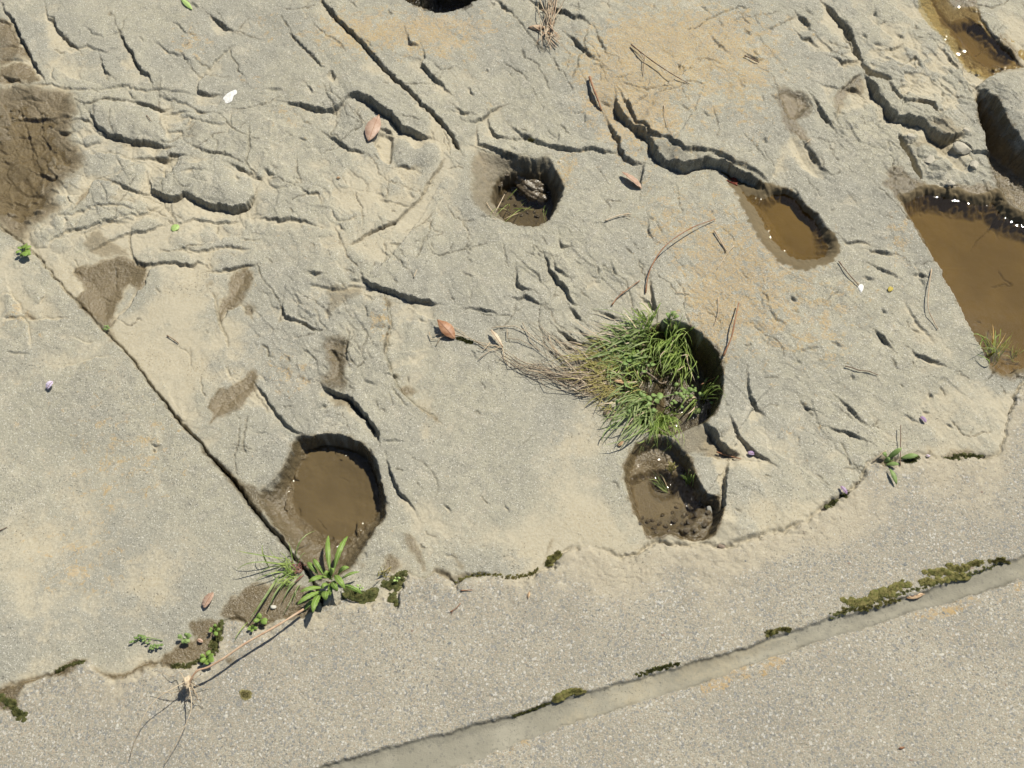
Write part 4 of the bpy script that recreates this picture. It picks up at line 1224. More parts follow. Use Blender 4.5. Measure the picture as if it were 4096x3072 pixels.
R_left = region([(-5000, 600)] + [(-300, 600)] + JA[1:] + [(1400, 2700), (1400, 6000), (-5000, 6000)]) & is_rock
JB = T(1, 0, [(420, -10), (520, 120), (640, 240), (760, 380), (850, 470), (960, 580), (1080, 680), (1200, 800), (1280, 890), (1322, 970)])
SCARP = T(2, 0, [(668, 620), (672, 700), (720, 770), (780, 822), (850, 868), (895, 905), (912, 960), (940, 1010), (985, 1050), (1050, 1065), (1130, 1080), (1200, 1062), (1290, 1050), (1360, 1060), (1420, 1100)])
R_mid = region([(-2000, -9000), (1200, -150)] + JB + [(1960, 620), (2100, 720), (2240, 640)] + T(2, 0, [(420, 967), (530, 950), (690, 985)]) + T(2, 0, [(700, 960), (690, 900), (660, 860), (615, 755), (585, 720), (520, 630), (480, 545)])
               + T(2, 0, [(530, 470), (570, 412), (500, 372), (400, 270), (345, 225), (210, 70), (100, 0)]) + [(2000, -200), (1950, -9000)]) & is_rock
DCRACK = T(3, 0, [(345, -10), (430, 80), (500, 170), (560, 240), (600, 350), (622, 440), (700, 570), (740, 640), (780, 720), (830, 770), (860, 850), (870, 950), (930, 1010), (970, 1090), (1010, 1160)])
R_right = region([(1950, -9000), (2000, -200)] + T(2, 0, [(100, 0), (210, 70), (345, 225), (400, 270), (500, 372), (570, 412), (530, 470), (668, 620)]) + SCARP + [(2960, 740), (3100, 900), (3000, 1000), (2700, 1180)]
                 + T(2, 1, [(905, 165), (925, 310), (1000, 420), (1250, 700), (1200, 1000), (1290, 1150), (1400, 1272), (1480, 1295), (1659, 1345)]) + [(3300, 2030), (3600, 2000), (4400, 2000), (4300, 1600), (3975, 1490), (3729, 1024), (3600, 850), (3640, 740)]
                 + DCRACK[::-1] + [(3200, -200), (3600, -9000)]) & is_rock & ~R_left & ~R_mid
R_far = region([(3600, -9000), (3200, -200)] + DCRACK + [(3700, 760), (4000, 830)] + T(3, 0, [(1480, 1000), (1390, 830), (1350, 590), (1420, 510), (1659, 440)]) + [(5200, 250), (5200, -9000)]) & is_rock & ~R_right & ~R_left & ~R_mid
R_edge = region(T(3, 0, [(1350, 590), (1420, 510), (1659, 440)]) + [(5200, 250), (9000, 250), (9000, 1100), (4200, 800)] + T(3, 0, [(1560, 1000), (1480, 1000), (1390, 830)])) & is_rock & ~(R_right | R_far | R_left | R_mid)
R_main = is_rock & ~(R_left | R_mid | R_right | R_far | R_edge)

bed = link(bpy.data.objects.new('bedrock', None))
tag(bed, 'grey tan sandstone bedrock with potholes, splits and thin layers', None, None, 'structure')
for nm, mk, lb in [('rock_slab', R_main, 'silty middle slab of bedrock holding the round potholes'), ('rock_slab', R_left, 'flat smooth slab of bedrock left of the long diagonal joint'),
                   ('rock_slab', R_mid, 'slab of bedrock right of the long thin split at the top'), ('rock_slab', R_right, 'lichen flecked slab of bedrock between the two right pools'),
                   ('rock_slab', R_far, 'pale splintered slab of bedrock in the upper right corner'), ('rock_slab', R_edge, 'block of bedrock beyond the dark cleft at the right')]:
    if mk.any():
        o = sheet(nm, cellmask(mk), M['rock'], bed)
        o['label'] = lb
strip = tag(sheet('concrete_apron', cellmask(is_strip), M['concrete']), 'rough silt dusted concrete apron poured against the rock', None, None, 'structure')
joint = tag(sheet('mortar_joint', cellmask(is_joint), M['mortar']), 'smooth grey mortar strip between apron and path', None, None, 'structure')
path = tag(sheet('path', cellmask(is_path), M['concrete']), 'grainy concrete path in the lower right corner', None, None, 'structure')


def pool(poly, level, material, label, step=0.0032, rise=.0030, grow=45):
    """water fills the hollow inside poly up to level (metres) and creeps up its shore"""
    P = [G0(u, v) for u, v in poly]
    xs, ys = [p[0] for p in P], [p[1] for p in P]
    gx = np.arange(min(xs) - .05, max(xs) + .05, step)
    gy = np.arange(min(ys) - .05, max(ys) + .05, step)
    A, B = np.meshgrid(gx, gy)
    i = np.clip(np.searchsorted(XL, A) - 1, 0, NX - 2)
    j = np.clip(np.searchsorted(YL, B) - 1, 0, NY - 2)
    fx, fy = (A - XL[i]) / (XL[i + 1] - XL[i]), (B - YL[j]) / (YL[j + 1] - YL[j])
    g = (Z[j, i] * (1 - fx) + Z[j, i + 1] * fx) * (1 - fy) + (Z[j + 1, i] * (1 - fx) + Z[j + 1, i + 1] * fx) * fy
    dep = np.maximum(level - g, 0)
    sl = np.hypot(np.gradient(g, step, axis=0), np.gradient(g, step, axis=1))
    rise = rise / (1 + (sl / .7) ** 2)
    w = level + rise * np.clip(.55 + 1.1 * vn(A * 95, B * 95, 9), .05, 1.4) * np.exp(-dep / .0032)
    uu, vv = to_uv(A, B)
    full = (slice(None), slice(None))
    ins = inside(poly, full, (uu, vv)) | (pdist(poly, full, True, (uu, vv))[0] < grow)
    ok = (g < w + .0015) & ins
    cell = ok[:-1, :-1] | ok[1:, :-1] | ok[:-1, 1:] | ok[1:, 1:]
    cell &= ins[:-1, :-1]
    jj, ii = np.nonzero(cell)
    n = A.shape[1]
    a = jj * n + ii
    quads = np.stack([a, a + 1, a + n + 1, a + n], 1)
    used, inv = np.unique(quads, return_inverse=True)
    me = bpy.data.meshes.new('water')
    me.from_pydata(np.stack([A.ravel()[used], B.ravel()[used], w.ravel()[used]], 1).tolist(), [], inv.reshape(-1, 4).tolist())
    me.polygons.foreach_set('use_smooth', np.ones(len(me.polygons), bool))
    me.materials.append(material)
    return tag(link(bpy.data.objects.new('water', me)), label, None, None, 'structure')


def zmin(u, v):
    x, y = G0(u, v)
    return ground(x, y)


pool(P0, zmin(1780, -120) + .10, M['clear_water'], 'dark water in the deep pothole at the top edge')
pool(P1B, zmin(2060, 770) + .017, M['clear_water'], 'shallow water in the round upper pothole around a wet stone', .0025)
pool(PL_IN, zmin(1330, 1950) + .0095, M['dim_water'], 'still brown water in the round lower left pothole', .0016)
pool([(2640, 1660), (2700, 1600), (2860, 1500), (2885, 1560), (2850, 1680), (2740, 1725), (2660, 1735)], zmin(2780, 1600) + .016, M['clear_water'], 'dark water at the foot of the planted pothole', .0025, .003, 5)
pool(PC_IN, zmin(2560, 2000) + .012, M['clear_water'], 'shallow rippled water with pebbles below the planted pothole', .0025, .0028, 25)
pool(PA, zmin(3150, 930) + .013, M['brown_water'], 'shallow brown water in the long pool of the right slab', .0022, .003, 20)
pool(PB, zmin(3950, 1150) + .024, M['brown_water'], 'brown water of the large pool at the right margin', .0026, .003, 20)
pool(PT, zmin(3950, 140) + .010, M['brown_water'], 'brown water of the small pool in the top right corner', .0035)
pool(WETL, zmin(60, 520) + .003, M['clear_water'], 'thin film of water over mud at the left margin', .0035)
# ------------------------------------------------------------------ small things: builders
class MB:
    def __init__(self):
        self.v, self.f = [], []

    def tube(self, pts, r0, r1=None, sides=6, bulge=None, cap=True):
        r1 = r0 if r1 is None else r1
        n = len(pts)
        k0 = len(self.v)
        for i, p in enumerate(pts):
            t = (pts[min(i + 1, n - 1)] - pts[max(i - 1, 0)]).normalized()
            a = t.cross(Vector((.13, .21, 1))).normalized()
            b = t.cross(a).normalized()
            r = r0 + (r1 - r0) * i / max(n - 1, 1)
            if bulge:
                r *= bulge(i)
            for s in range(sides):
                w = 2 * math.pi * s / sides
                self.v.append(p + (a * math.cos(w) + b * math.sin(w)) * r)
        for i in range(n - 1):
            for s in range(sides):
                q = k0 + i * sides
                self.f.append((q + s, q + (s + 1) % sides, q + sides + (s + 1) % sides, q + sides + s))
        if cap:
            self.f.append(tuple(k0 + s for s in range(sides))[::-1])
            self.f.append(tuple(k0 + (n - 1) * sides + s for s in range(sides)))

    def ribbon(self, pts, width, profile, side=None, fold=.25):
        """a leaf blade: three vertices across, folded along its rib"""
        n = len(pts)
        k0 = len(self.v)
        for i, p in enumerate(pts):
            t = (pts[min(i + 1, n - 1)] - pts[max(i - 1, 0)]).normalized()
            s = (side - t * side.dot(t)).normalized() if side else t.cross(Vector((0, 0, 1))).normalized()
            up = s.cross(t).normalized()
            if up.z < 0:
                up = -up
            w = width * profile(i / (n - 1)) * .5
            self.v += [p - s * w + up * (w * fold), p.copy(), p + s * w + up * (w * fold)]
        for i in range(n - 1):
            q = k0 + 3 * i
            self.f += [(q, q + 1, q + 4, q + 3), (q + 1, q + 2, q + 5, q + 4)]

    def build(self, name, mat, parent=None, smooth=True, solid=0):
        me = bpy.data.meshes.new(name)
        me.from_pydata([tuple(p) for p in self.v], [], self.f)
        me.polygons.foreach_set('use_smooth', [smooth] * len(me.polygons))
        me.materials.append(M[mat])
        o = link(bpy.data.objects.new(name, me), parent)
        if solid:
            md = o.modifiers.new('thickness', 'SOLIDIFY')
            md.thickness = solid
        return o


def empty(name, loc=(0, 0, 0)):
    return link(bpy.data.objects.new(name, None))


def bez(a, b, c, n=7):
    return [a * (1 - t) ** 2 + b * 2 * t * (1 - t) + c * t * t for t in [i / (n - 1) for i in range(n)]]


def spline(P, n=6):
    """Catmull-Rom through the points"""
    out = []
    Q = [P[0] * 2 - P[1]] + list(P) + [P[-1] * 2 - P[-2]]
    for i in range(1, len(Q) - 2):
        for j in range(n):
            t = j / n
            a, b, c, d = Q[i - 1], Q[i], Q[i + 1], Q[i + 2]
            out.append(.5 * (2 * b + (c - a) * t + (2 * a - 5 * b + 4 * c - d) * t * t + (3 * b - a - 3 * c + d) * t ** 3))
    out.append(P[-1])
    return out


M['grass'] = plain('fresh grass', C(.17, .275, .05), C(.40, .48, .15), 70, .45, 0, 200, .4)
M['grass_dark'] = plain('dull grass', C(.15, .225, .065), C(.34, .40, .17), 70, .45, 0, 200, .35)
M['grass_yellow'] = plain('yellowing grass', C(.27, .27, .07), C(.33, .27, .10), 40, .55, 0, 200, .25)
M['weed'] = plain('weed leaf', C(.17, .26, .075), C(.27, .37, .13), 60, .5, .0004, 300, .25)
M['rosette'] = plain('rosette leaf', C(.17, .27, .05), C(.25, .36, .085), 60, .45, .0005, 250, .25)
M['straw'] = plain('dry straw', C(.40, .31, .20), C(.56, .47, .34), 90, .6)
M['straw_grey'] = plain('bleached straw', C(.28, .22, .15), C(.44, .36, .26), 60, .65)
M['stalk'] = plain('reddish dry stalk', C(.34, .21, .13), C(.50, .38, .26), 40, .6)
M['twig'] = plain('dark twig', C(.13, .085, .055), C(.22, .15, .10), 120, .7, .0004, 400)
M['twig_pale'] = plain('pale twig', C(.36, .26, .17), C(.46, .36, .25), 120, .7, .0004, 400)
M['twig_red'] = plain('red brown twig', C(.22, .105, .055), C(.32, .18, .10), 120, .7, .0004, 400)
M['bark'] = plain('grey bark', C(.20, .15, .11), C(.30, .24, .18), 160, .8, .0008, 300)
M['leaf_pink'] = plain('faded dead leaf', C(.36, .235, .17), C(.48, .345, .26), 90, .5, .0005, 220, .1)
M['leaf_brown'] = plain('brown dead leaf', C(.27, .125, .06), C(.42, .24, .14), 110, .45, .0005, 220, .1)
M['leaf_red'] = plain('wet red leaf', C(.10, .018, .012), C(.17, .04, .022), 80, .3, .0005, 220, .1)
M['leaf_tan'] = plain('tan dead leaf', C(.47, .31, .17), C(.55, .42, .27), 80, .5, .0005, 220, .1)
M['leaf_green'] = plain('pale green leaf', C(.36, .50, .16), C(.42, .55, .22), 80, .5, .0004, 220, .2)
M['petal_yellow'] = plain('yellow petal', C(.48, .38, .05), C(.52, .44, .10), 80, .5, 0, 200, .2)
M['petal_lilac'] = plain('lilac petal', C(.62, .53, .70), C(.74, .68, .80), 160, .5, 0, 200, .2)
M['petal_violet'] = plain('violet petal', C(.30, .20, .38), C(.44, .35, .50), 160, .5, 0, 200, .2)
M['dropping'] = plain('chalky white', C(.74, .74, .72), C(.55, .54, .50), 260, .8, .0006, 300)
M['moss'] = plain('green moss', C(.10, .105, .026), C(.19, .165, .06), 160, .9, .0016, 650)
M['moss_dark'] = plain('dark wet moss', C(.05, .062, .016), C(.125, .12, .04), 160, .8, .0016, 650)
M['lichen_disc'] = plain('olive lichen', C(.20, .18, .07), C(.27, .24, .11), 200, .9, .0012, 500)
M['pebble_dark'] = plain('blue grey pebble', C(.13, .135, .13), C(.19, .195, .185), 300, .8, .0004, 600)
M['pebble_grey'] = plain('grey pebble', C(.21, .21, .19), C(.27, .265, .235), 300, .8, .0004, 600)
M['pebble_pale'] = plain('pale pebble', C(.42, .40, .34), C(.50, .48, .42), 300, .8, .0004, 600)
M['pebble_brown'] = plain('brown pebble', C(.20, .155, .12), C(.27, .21, .16), 300, .8, .0004, 600)
M['wet_stone'] = plain('wet brown stone', C(.075, .058, .036), C(.14, .11, .07), 120, .22, .0035, 260, 0, .6)
M['dry_chip'] = plain('pale stone chip', C(.38, .345, .27), C(.46, .43, .35), 150, .9, .0012, 400)
M['purple_base'] = plain('purple grass base', C(.22, .09, .09), C(.26, .15, .10), 80, .6)


def grass_prof(t):
    return min(1, t * 6 + .45) * (1 - t) ** .55


def lance(t):
    return max(.06, (math.sin(math.pi * min(1, t * .92 + .06)) ** .8) * (1 - .35 * (1 - t) ** 2))


def toothed(t):
    return lance(t) * (1 + .09 * math.sin(t * 38))


def oval(t):
    return max(.05, math.sin(math.pi * (t * .96 + .02)) ** .62)


def up(v, dz):
    return v + Vector((0, 0, dz))


def blade_pts(bu, bv, tu, tv, lm, lt, n=7, b0=.0):
    a = at(bu, bv, b0)
    c = at(tu, tv, lt)
    c = Vector((c.x, c.y, max(c.z, min(a.z, a.z - .01))))
    m = (a + c) * .5
    dl = (c - a).length * .2
    m += Vector((RNG.gauss(0, dl), RNG.gauss(0, dl), 0))
    m.z = max(a.z, c.z, ground(m.x, m.y)) + lm
    return bez(a, m, c, n)


def tuft(name, label, cat, fans, mat, group=None, singles=14):
    """fans: (base u, v, spread, count, angle from, to (degrees, 0 = right, 90 = down), length from, to, rise mid, rise tip, width mm)"""
    root = empty(name)
    tag(root, label, cat, group)
    mass, dry = MB(), MB()
    k = 0
    for (bu, bv, sp, cnt, a0, a1, l0, l1, lm, lt, w) in fans:
        for i in range(cnt):
            a = math.radians(RNG.uniform(a0, a1))
            ln = RNG.uniform(l0, l1)
            u0, v0 = bu + RNG.gauss(0, sp), bv + RNG.gauss(0, sp)
            pts = blade_pts(u0, v0, u0 + ln * math.cos(a), v0 + ln * math.sin(a), lm * RNG.uniform(.5, 1.4), lt * RNG.uniform(.2, 1.3))
            wd = w * RNG.uniform(.6, 1.6) / 1000
            sd_ = Vector((RNG.uniform(-1, 1), RNG.uniform(-1, 1), RNG.uniform(-.5, .5)))
            tng = pts[-1] - pts[0]
            s = tng.cross(Vector((RNG.gauss(0, .35), RNG.gauss(0, .35), 1)))
            if i < 4 and k < singles:
                b = MB()
                b.ribbon(pts, wd * 1.15, grass_prof, s, .5)
                b.build('blade', mat, root)
                k += 1
            else:
                (dry if RNG.random() < .09 else mass).ribbon(pts, wd, grass_prof, s, .5)
    if mass.v:
        o = mass.build('blades', mat, root)
        o['kind'] = 'stuff'
    if dry.v:
        o = dry.build('dead_blades', 'straw', root)
        o['kind'] = 'stuff'
    return root


def leaf_obj(name, base, tip, width, mat, parent=None, prof=lance, lm=.012, b0=0.0, lt=0.0, fold=.22, n=9, wave=0.0, solid=.0004, roll=0.0):
    """a leaf from survey point base to tip; width in survey pixels"""
    a, c = at(base[0], base[1], b0), at(tip[0], tip[1], lt)
    m = (a + c) * .5
    m.z = max(m.z, ground(m.x, m.y)) + lm
    pts = bez(a, m, c, n)
    L = (c - a).length
    w = width / max(1, math.hypot(tip[0] - base[0], tip[1] - base[1])) * L
    s = (c - a).cross(Vector((0, 0, 1))).normalized()
    s = s + Vector((0, 0, roll))
    b = MB()
    b.ribbon(pts, w, prof, s, fold)
    if wave:
        for i in range(len(b.v)):
            if i % 3 != 1:
                b.v[i] = b.v[i] + Vector((0, 0, wave * math.sin(i * 1.3)))
    return b.build(name, mat, parent, True, solid), pts


def pointed(t):
    return max(.04, math.sin(math.pi * min(1, t ** .85)) ** 1.05)


def dead_leaf(label, base, tip, width, mat, lm=.006, b0=.002, lt=.003, fold=.16, stalk=None, prof=pointed, roll=0.0, name='fallen_leaf', cat='leaf', group='dead leaves on the rock'):
    o, pts = leaf_obj(name, base, tip, width, mat, None, prof, lm * .45, b0, lt, fold, 13, .0011, .0004, roll)
    tag(o, label, cat, group)
    b = MB()
    rib = [up(p, .0006) for p in pts]
    if stalk:
        rib = [at(stalk[0], stalk[1], .004)] + rib
    b.tube(rib, .00045, .00025, 5)
    b.build('midrib', 'twig_red' if mat != 'leaf_green' else 'leaf_green', o)
    return o


def twig(label, pts, r0, r1, mat, branches=(), name='twig', cat='twig', group='loose twigs', knots=True):
    """pts: (u, v, lift in metres)"""
    o = None
    P = spline([at(u, v, l + r0 * .7) for u, v, l in pts], 5)
    b = MB()
    b.tube(P, r0, r1, 7, (lambda i: 1 + .18 * math.sin(i * 2.1) + .15 * math.sin(i * .9 + 1)) if knots else None)
    o = b.build(name, mat)
    tag(o, label, cat, group)
    for br in branches:
        b = MB()
        b.tube(spline([at(u, v, l + r1) for u, v, l in br], 4), r0 * .6, r1 * .6, 6)
        b.build('side_shoot', mat, o)
    return o


def sphere_lump(mb, c, rx, ry, rz, seed, rough=.18, nu=14, nv=6, sink=.25):
    k0 = len(mb.v)
    r = random.Random(seed)
    ph = [(r.uniform(0, 6.3), r.uniform(0, 6.3), r.uniform(1.5, 5), r.uniform(1.5, 5)) for _ in range(5)]

    def d(x, y, z):
        s = 0
        for i, (a, b, e, g) in enumerate(ph):
            s += math.sin(e * x * 1.7 + a + g * z) * math.sin(g * y * 1.7 + b + e * z) / (1 + .4 * i)
        return 1 + rough * s * .6
    for j in range(nv + 1):
        th = math.pi / 2 * j / nv * 1.22
        for i in range(nu):
            a = 2 * math.pi * i / nu
            x, y, z = math.sin(th) * math.cos(a), math.sin(th) * math.sin(a), math.cos(th)
            q = d(x, y, z)
            mb.v.append(Vector((c.x + rx * x * q, c.y + ry * y * q, c.z - sink * rz + rz * z * q)))
    for j in range(nv):
        for i in range(nu):
            mb.f.append((k0 + j * nu + i, k0 + (j + 1) * nu + i, k0 + (j + 1) * nu + (i + 1) % nu, k0 + j * nu + (i + 1) % nu))


def moss(label, pts, mat, px=18, n=None, hgt=.5, jit=9, name='moss_patch', cat='moss', group='moss in the cracks'):
    """lumps of moss along a survey line"""
    mb = MB()
    tot = sum(math.hypot(b[0] - a[0], b[1] - a[1]) for a, b in zip(pts[:-1], pts[1:])) if len(pts) > 1 else 0
    n = int((n or max(3, int(tot / px * 1.7))) * 5)
    for i in range(n):
        t = i / max(1, n - 1) * (len(pts) - 1) if len(pts) > 1 else 0
        k = min(int(t), max(0, len(pts) - 2))
        f = t - k
        q = pts[min(k + 1, len(pts) - 1)]
        u = pts[k][0] * (1 - f) + q[0] * f + RNG.gauss(0, jit)
        v = pts[k][1] * (1 - f) + q[1] * f + RNG.gauss(0, jit * .6)
        c = at(u, v)
        r = px * RNG.uniform(.3, .8) * .00030
        hgt_ = hgt * RNG.uniform(.35, .75)
        sphere_lump(mb, c, r * RNG.uniform(.9, 1.5), r, r * hgt_, RNG.randint(0, 9999), .3, 10, 4)
    # short shoots give the cushion its velvet
    m2 = MB()
    base = len(mb.v)
    for i in range(min(1800, n * 40)):
        p = mb.v[RNG.randrange(base)]
        d = Vector((RNG.gauss(0, .6), RNG.gauss(0, .6), 1)).normalized() * RNG.uniform(.0014, .0032)
        s = Vector((RNG.uniform(-1, 1), RNG.uniform(-1, 1), 0)).normalized() * .0005
        k = len(m2.v)
        m2.v += [p - s, p + s, p + d]
        m2.f.append((k, k + 1, k + 2))
    o = mb.build(name, mat)
    tag(o, label, cat, group)
    so = m2.build('shoots', mat, o)
    so['kind'] = 'stuff'
    return o


def leafy(name, label, center, leaves, mat, cat='weed', group=None, lm=.01, b0=.0, prof=oval, stem=None, stem_mat='weed', fold=.2):
    """leaves: (base u, v, tip u, v, width px, lift base, lift tip)"""
    root = empty(name)
    tag(root, label, cat, group)
    for (bu, bv, tu, tv, w, l0, l1) in leaves:
        leaf_obj('leaf', (bu, bv), (tu, tv), w, mat, root, prof, lm, l0, l1, fold, 7, 0, .0003, RNG.gauss(0, .15))
    for st in (stem or []):
        b = MB()
        b.tube(spline([at(u, v, l) for u, v, l in st], 4), .0011, .0007, 6)
        b.build('stem', stem_mat, root)
    return root


STONES = []
for s in range(7):
    mb = MB()
    r = random.Random(s + 40)
    bm = bmesh.new()
    bmesh.ops.create_icosphere(bm, subdivisions=2, radius=1)
    ax = Vector((r.uniform(.8, 1.25), r.uniform(.7, 1.1), r.uniform(.55, .8)))
    cuts = [Vector((r.gauss(0, 1), r.gauss(0, 1), r.gauss(0, 1))).normalized() for _ in range(7)]
    for v in bm.verts:
        p = v.co.copy()
        for c in cuts:
            e = p.dot(c) - .55
            if e > 0:
                p -= c * e * .96
        v.co = Vector((p.x * ax.x, p.y * ax.y, p.z * ax.z))
    me = bpy.data.meshes.new('pebble')
    bm.to_mesh(me)
    bm.free()
    me.polygons.foreach_set('use_smooth', [s % 2 == 0] * len(me.polygons))
    STONES.append(me)
STONE_MATS = {}


def stone_mesh(i, mat):
    if (i, mat) not in STONE_MATS:
        m = STONES[i].copy()
        m.materials.append(M[mat])
        STONE_MATS[(i, mat)] = m
    return STONE_MATS[(i, mat)]


def stone(u, v, size, mat, parent=None, name='pebble', sink=.5, flat=1.0, i=None):
    o = link(bpy.data.objects.new(name, stone_mesh(RNG.randrange(7) if i is None else i, mat)), parent)
    p = at(u, v)
    o.location = (p.x, p.y, p.z + size * .6 * flat * (1 - 2 * sink))
    o.scale = (size, size * RNG.uniform(.75, 1.0), size * flat)
    o.rotation_euler = (0, 0, RNG.uniform(0, 6.3))
    return o
# ------------------------------------------------------------------ aggregate showing in the concrete
def below(u, v):
    s = np.interp(u, [p[0] for p in SEAM], [p[1] for p in SEAM])
    t = np.interp(u, [p[0] for p in JOINT_TOP], [p[1] for p in JOINT_TOP])
    b = np.interp(u, [p[0] for p in JOINT_LOW], [p[1] for p in JOINT_LOW])
    return v - s, v - t, v - b


n_s = n_p = 0
for k in range(4000):
    u, v = RNG.uniform(0, 4096), RNG.uniform(1500, 3072)
    a, t, b = below(u, v)
    if a < 45 or (t > -25 and b < 30):
        continue
    on_path = b > 0
    if (on_path and n_p > 95) or (not on_path and n_s > 190):
        continue
    if not on_path and a < 140 and RNG.random() < .6:
        continue
    n_p, n_s = n_p + on_path, n_s + (not on_path)
    mat = RNG.choice(['pebble_dark', 'pebble_dark', 'pebble_grey', 'pebble_grey', 'pebble_pale', 'pebble_brown'])
    stone(u, v, RNG.choice([.0022, .003, .003, .004, .0055]), mat, path if on_path else strip, 'pebble', .82, .5)
for (u, v, s, m) in [(1890, 2500, .0075, 'pebble_dark'), (2650, 2540, .006, 'pebble_brown'), (1835, 2555, .008, 'pebble_grey'), (1800, 2575, .006, 'pebble_dark'), (1465, 2660, .0065, 'pebble_dark'), (1380, 2675, .006, 'pebble_grey'),
                     (1650, 2805, .0055, 'pebble_dark'), (2690, 2875, .006, 'pebble_grey'), (3395, 2445 - 190, .006, 'pebble_brown'), (3620, 2262, .007, 'pebble_dark'), (500, 2830, .006, 'pebble_dark'), (160, 2995, .006, 'pebble_dark'),
                     (80, 3060, .006, 'pebble_dark'), (1060, 3035, .006, 'pebble_dark'), (1190, 3050, .009, 'pebble_pale'), (2880, 2500, .005, 'pebble_grey'), (3240, 2190, .005, 'pebble_dark'), (2980, 2240, .005, 'pebble_dark'),
                     (955, 3010, .006, 'pebble_grey'), (1120, 2870, .006, 'pebble_pale'), (3770, 2620, .008, 'pebble_pale'), (3845, 2730, .005, 'pebble_dark'), (940, 3050, .005, 'pebble_dark'), (3160, 3060, .005, 'pebble_dark'), (2090, 3055, .006, 'pebble_dark')]:
    stone(u, v, s, m, strip if below(u, v)[2] < 0 else path, 'pebble', .8, .5)

# ------------------------------------------------------------------ stones
mb = MB()
pc_ = at(2125, 745)
for (du, dv, r, hh) in [(0, 0, .030, .022), (-38, -45, .020, .026), (30, 25, .020, .020), (45, 60, .016, .014), (10, 45, .022, .014), (-20, 20, .022, .016)]:
    q = at(2125 + du, 745 + dv)
    sphere_lump(mb, Vector((q.x, q.y, pc_.z)), r, r * .85, hh, 70 + du, .16, 26, 12, .1)
tag(mb.build('stone', 'wet_stone'), 'lumpy wet brown stone lying in the round upper pothole', 'stone')
for (u, v, s) in [(2700, 2085, .008), (2735, 2065, .007), (2760, 2090, .011), (2790, 2060, .010), (2815, 2095, .009), (2660, 2105, .007), (2620, 2110, .007), (2765, 2030, .010), (2800, 2020, .009), (2745, 2120, .007), (2835, 2050, .007), (2590, 2085, .006), (2680, 2125, .006), (2570, 2070, .005), (2610, 2080, .005), (2640, 2095, .006), (2715, 2110, .006), (2650, 2060, .006), (2690, 2050, .005), (2730, 2095, .005), (2780, 2120, .006), (2560, 2095, .004), (2625, 2130, .005), (2750, 2055, .006), (2820, 2030, .006), (2705, 2030, .005)]:
    tag(stone(u, v, s, 'wet_stone', None, 'pebble', .3, .8), 'one of the wet brown pebbles in the pool below the grass', 'pebble', 'wet pebbles in the lower pool')
for (u, v, q) in [(2010, 800, .008), (2035, 850, .007), (2085, 860, .007), (2150, 865, .008), (2180, 840, .007), (2000, 740, .010), (2110, 850, .006), (2020, 770, .006), (2045, 790, .007), (2060, 820, .006), (2090, 835, .008), (2120, 825, .006), (2165, 815, .008), (2195, 800, .007), (2005, 825, .006), (2030, 720, .008), (2060, 760, .009), (2140, 845, .006), (2200, 770, .007)]:
    tag(stone(u, v, q, 'wet_stone', None, 'pebble', .3, .8), 'one of the wet pebbles on the floor of the round upper pothole', 'pebble', 'wet pebbles in the upper pothole')
tag(stone(2835, 2040, .009, 'pebble_grey', None, 'pebble', .3, .8), 'round grey pebble at the right side of the lower pool', 'pebble')
tag(stone(2435, 1648, .013, 'pebble_brown', None, 'pebble', .3, .6), 'reddish brown pebble at the left foot of the grass clump', 'pebble')
tag(stone(2438, 1615, .005, 'pebble_pale', None, 'pebble', .2, .8), 'tiny white pebble beside the grass clump', 'pebble')
tag(stone(2240, 600 + 45, .004, 'pebble_pale', None, 'pebble', .3, .8), 'pale speck of stone right of the round upper pothole', 'pebble')
for (u, v, s, l) in [(3852, 592, .030, 'pale blocky stone chip below the dark overhang'), (3897, 662, .018, 'narrow pale stone chip above the large right pool'), (3800, 735, .014, 'small white stone sliver just above the right pool'),
                     (3865, 520, .013, 'small pale chip under the overhang beside the cleft'), (3645, 545, .016, 'pale chip in the dark slot of the upper right slab'), (3720, 640, .026, 'broad pale chip in the mud above the right pool')]:
    tag(stone(u, v, s * .85, 'dry_chip', None, 'stone_chip', .42, .55, RNG.choice([1, 3, 5])), l, 'stone chip', 'loose chips by the right pool')
tag(stone(1092, 2428, .006, 'pebble_pale', None, 'pebble', .2, .8), 'small cream pebble in the mud left of the rosette', 'pebble')
tag(stone(2885, 2185, .008, 'pebble_brown', None, 'pebble', .25, .8), 'pointed brown pebble right below the lower pool', 'pebble')

# ------------------------------------------------------------------ grass clump in the planted pothole
tuft('grass_tuft', 'long dull green grass draped left over the pothole edge', 'grass', [
    (2545, 1385, 34, 44, 155, 200, 90, 215, .018, .006, 4.2), (2530, 1450, 34, 30, 140, 200, 70, 170, .016, .006, 3.4), (2560, 1350, 26, 26, 140, 235, 60, 160, .02, .012, 3.2), (2510, 1420, 36, 34, 40, 320, 30, 100, .016, .016, 2.4)], 'grass_dark', 'tufts of the pothole clump')
tuft('grass_tuft', 'short bright grass at the top of the pothole clump', 'grass', [
    (2585, 1305, 20, 34, 190, 330, 30, 85, .02, .02, 2.4), (2585, 1390, 30, 36, 90, 250, 40, 100, .02, .01, 2.4), (2545, 1465, 34, 44, 60, 210, 40, 100, .02, .012, 2.2)], 'grass', 'tufts of the pothole clump')
tuft('grass_tuft', 'fine light green grass hanging into the dark pothole', 'grass', [
    (2680, 1340, 20, 30, 50, 125, 50, 130, .03, .05, 2.2), (2710, 1385, 22, 40, 50, 165, 50, 130, .03, .05, 2.2), (2735, 1440, 20, 34, 70, 200, 50, 120, .03, .05, 2.2), (2705, 1430, 24, 34, 90, 260, 40, 100, .03, .05, 2.2), (2700, 1340, 20, 12, 200, 340, 40, 90, .02, .03, 2.2)], 'grass', 'tufts of the pothole clump')
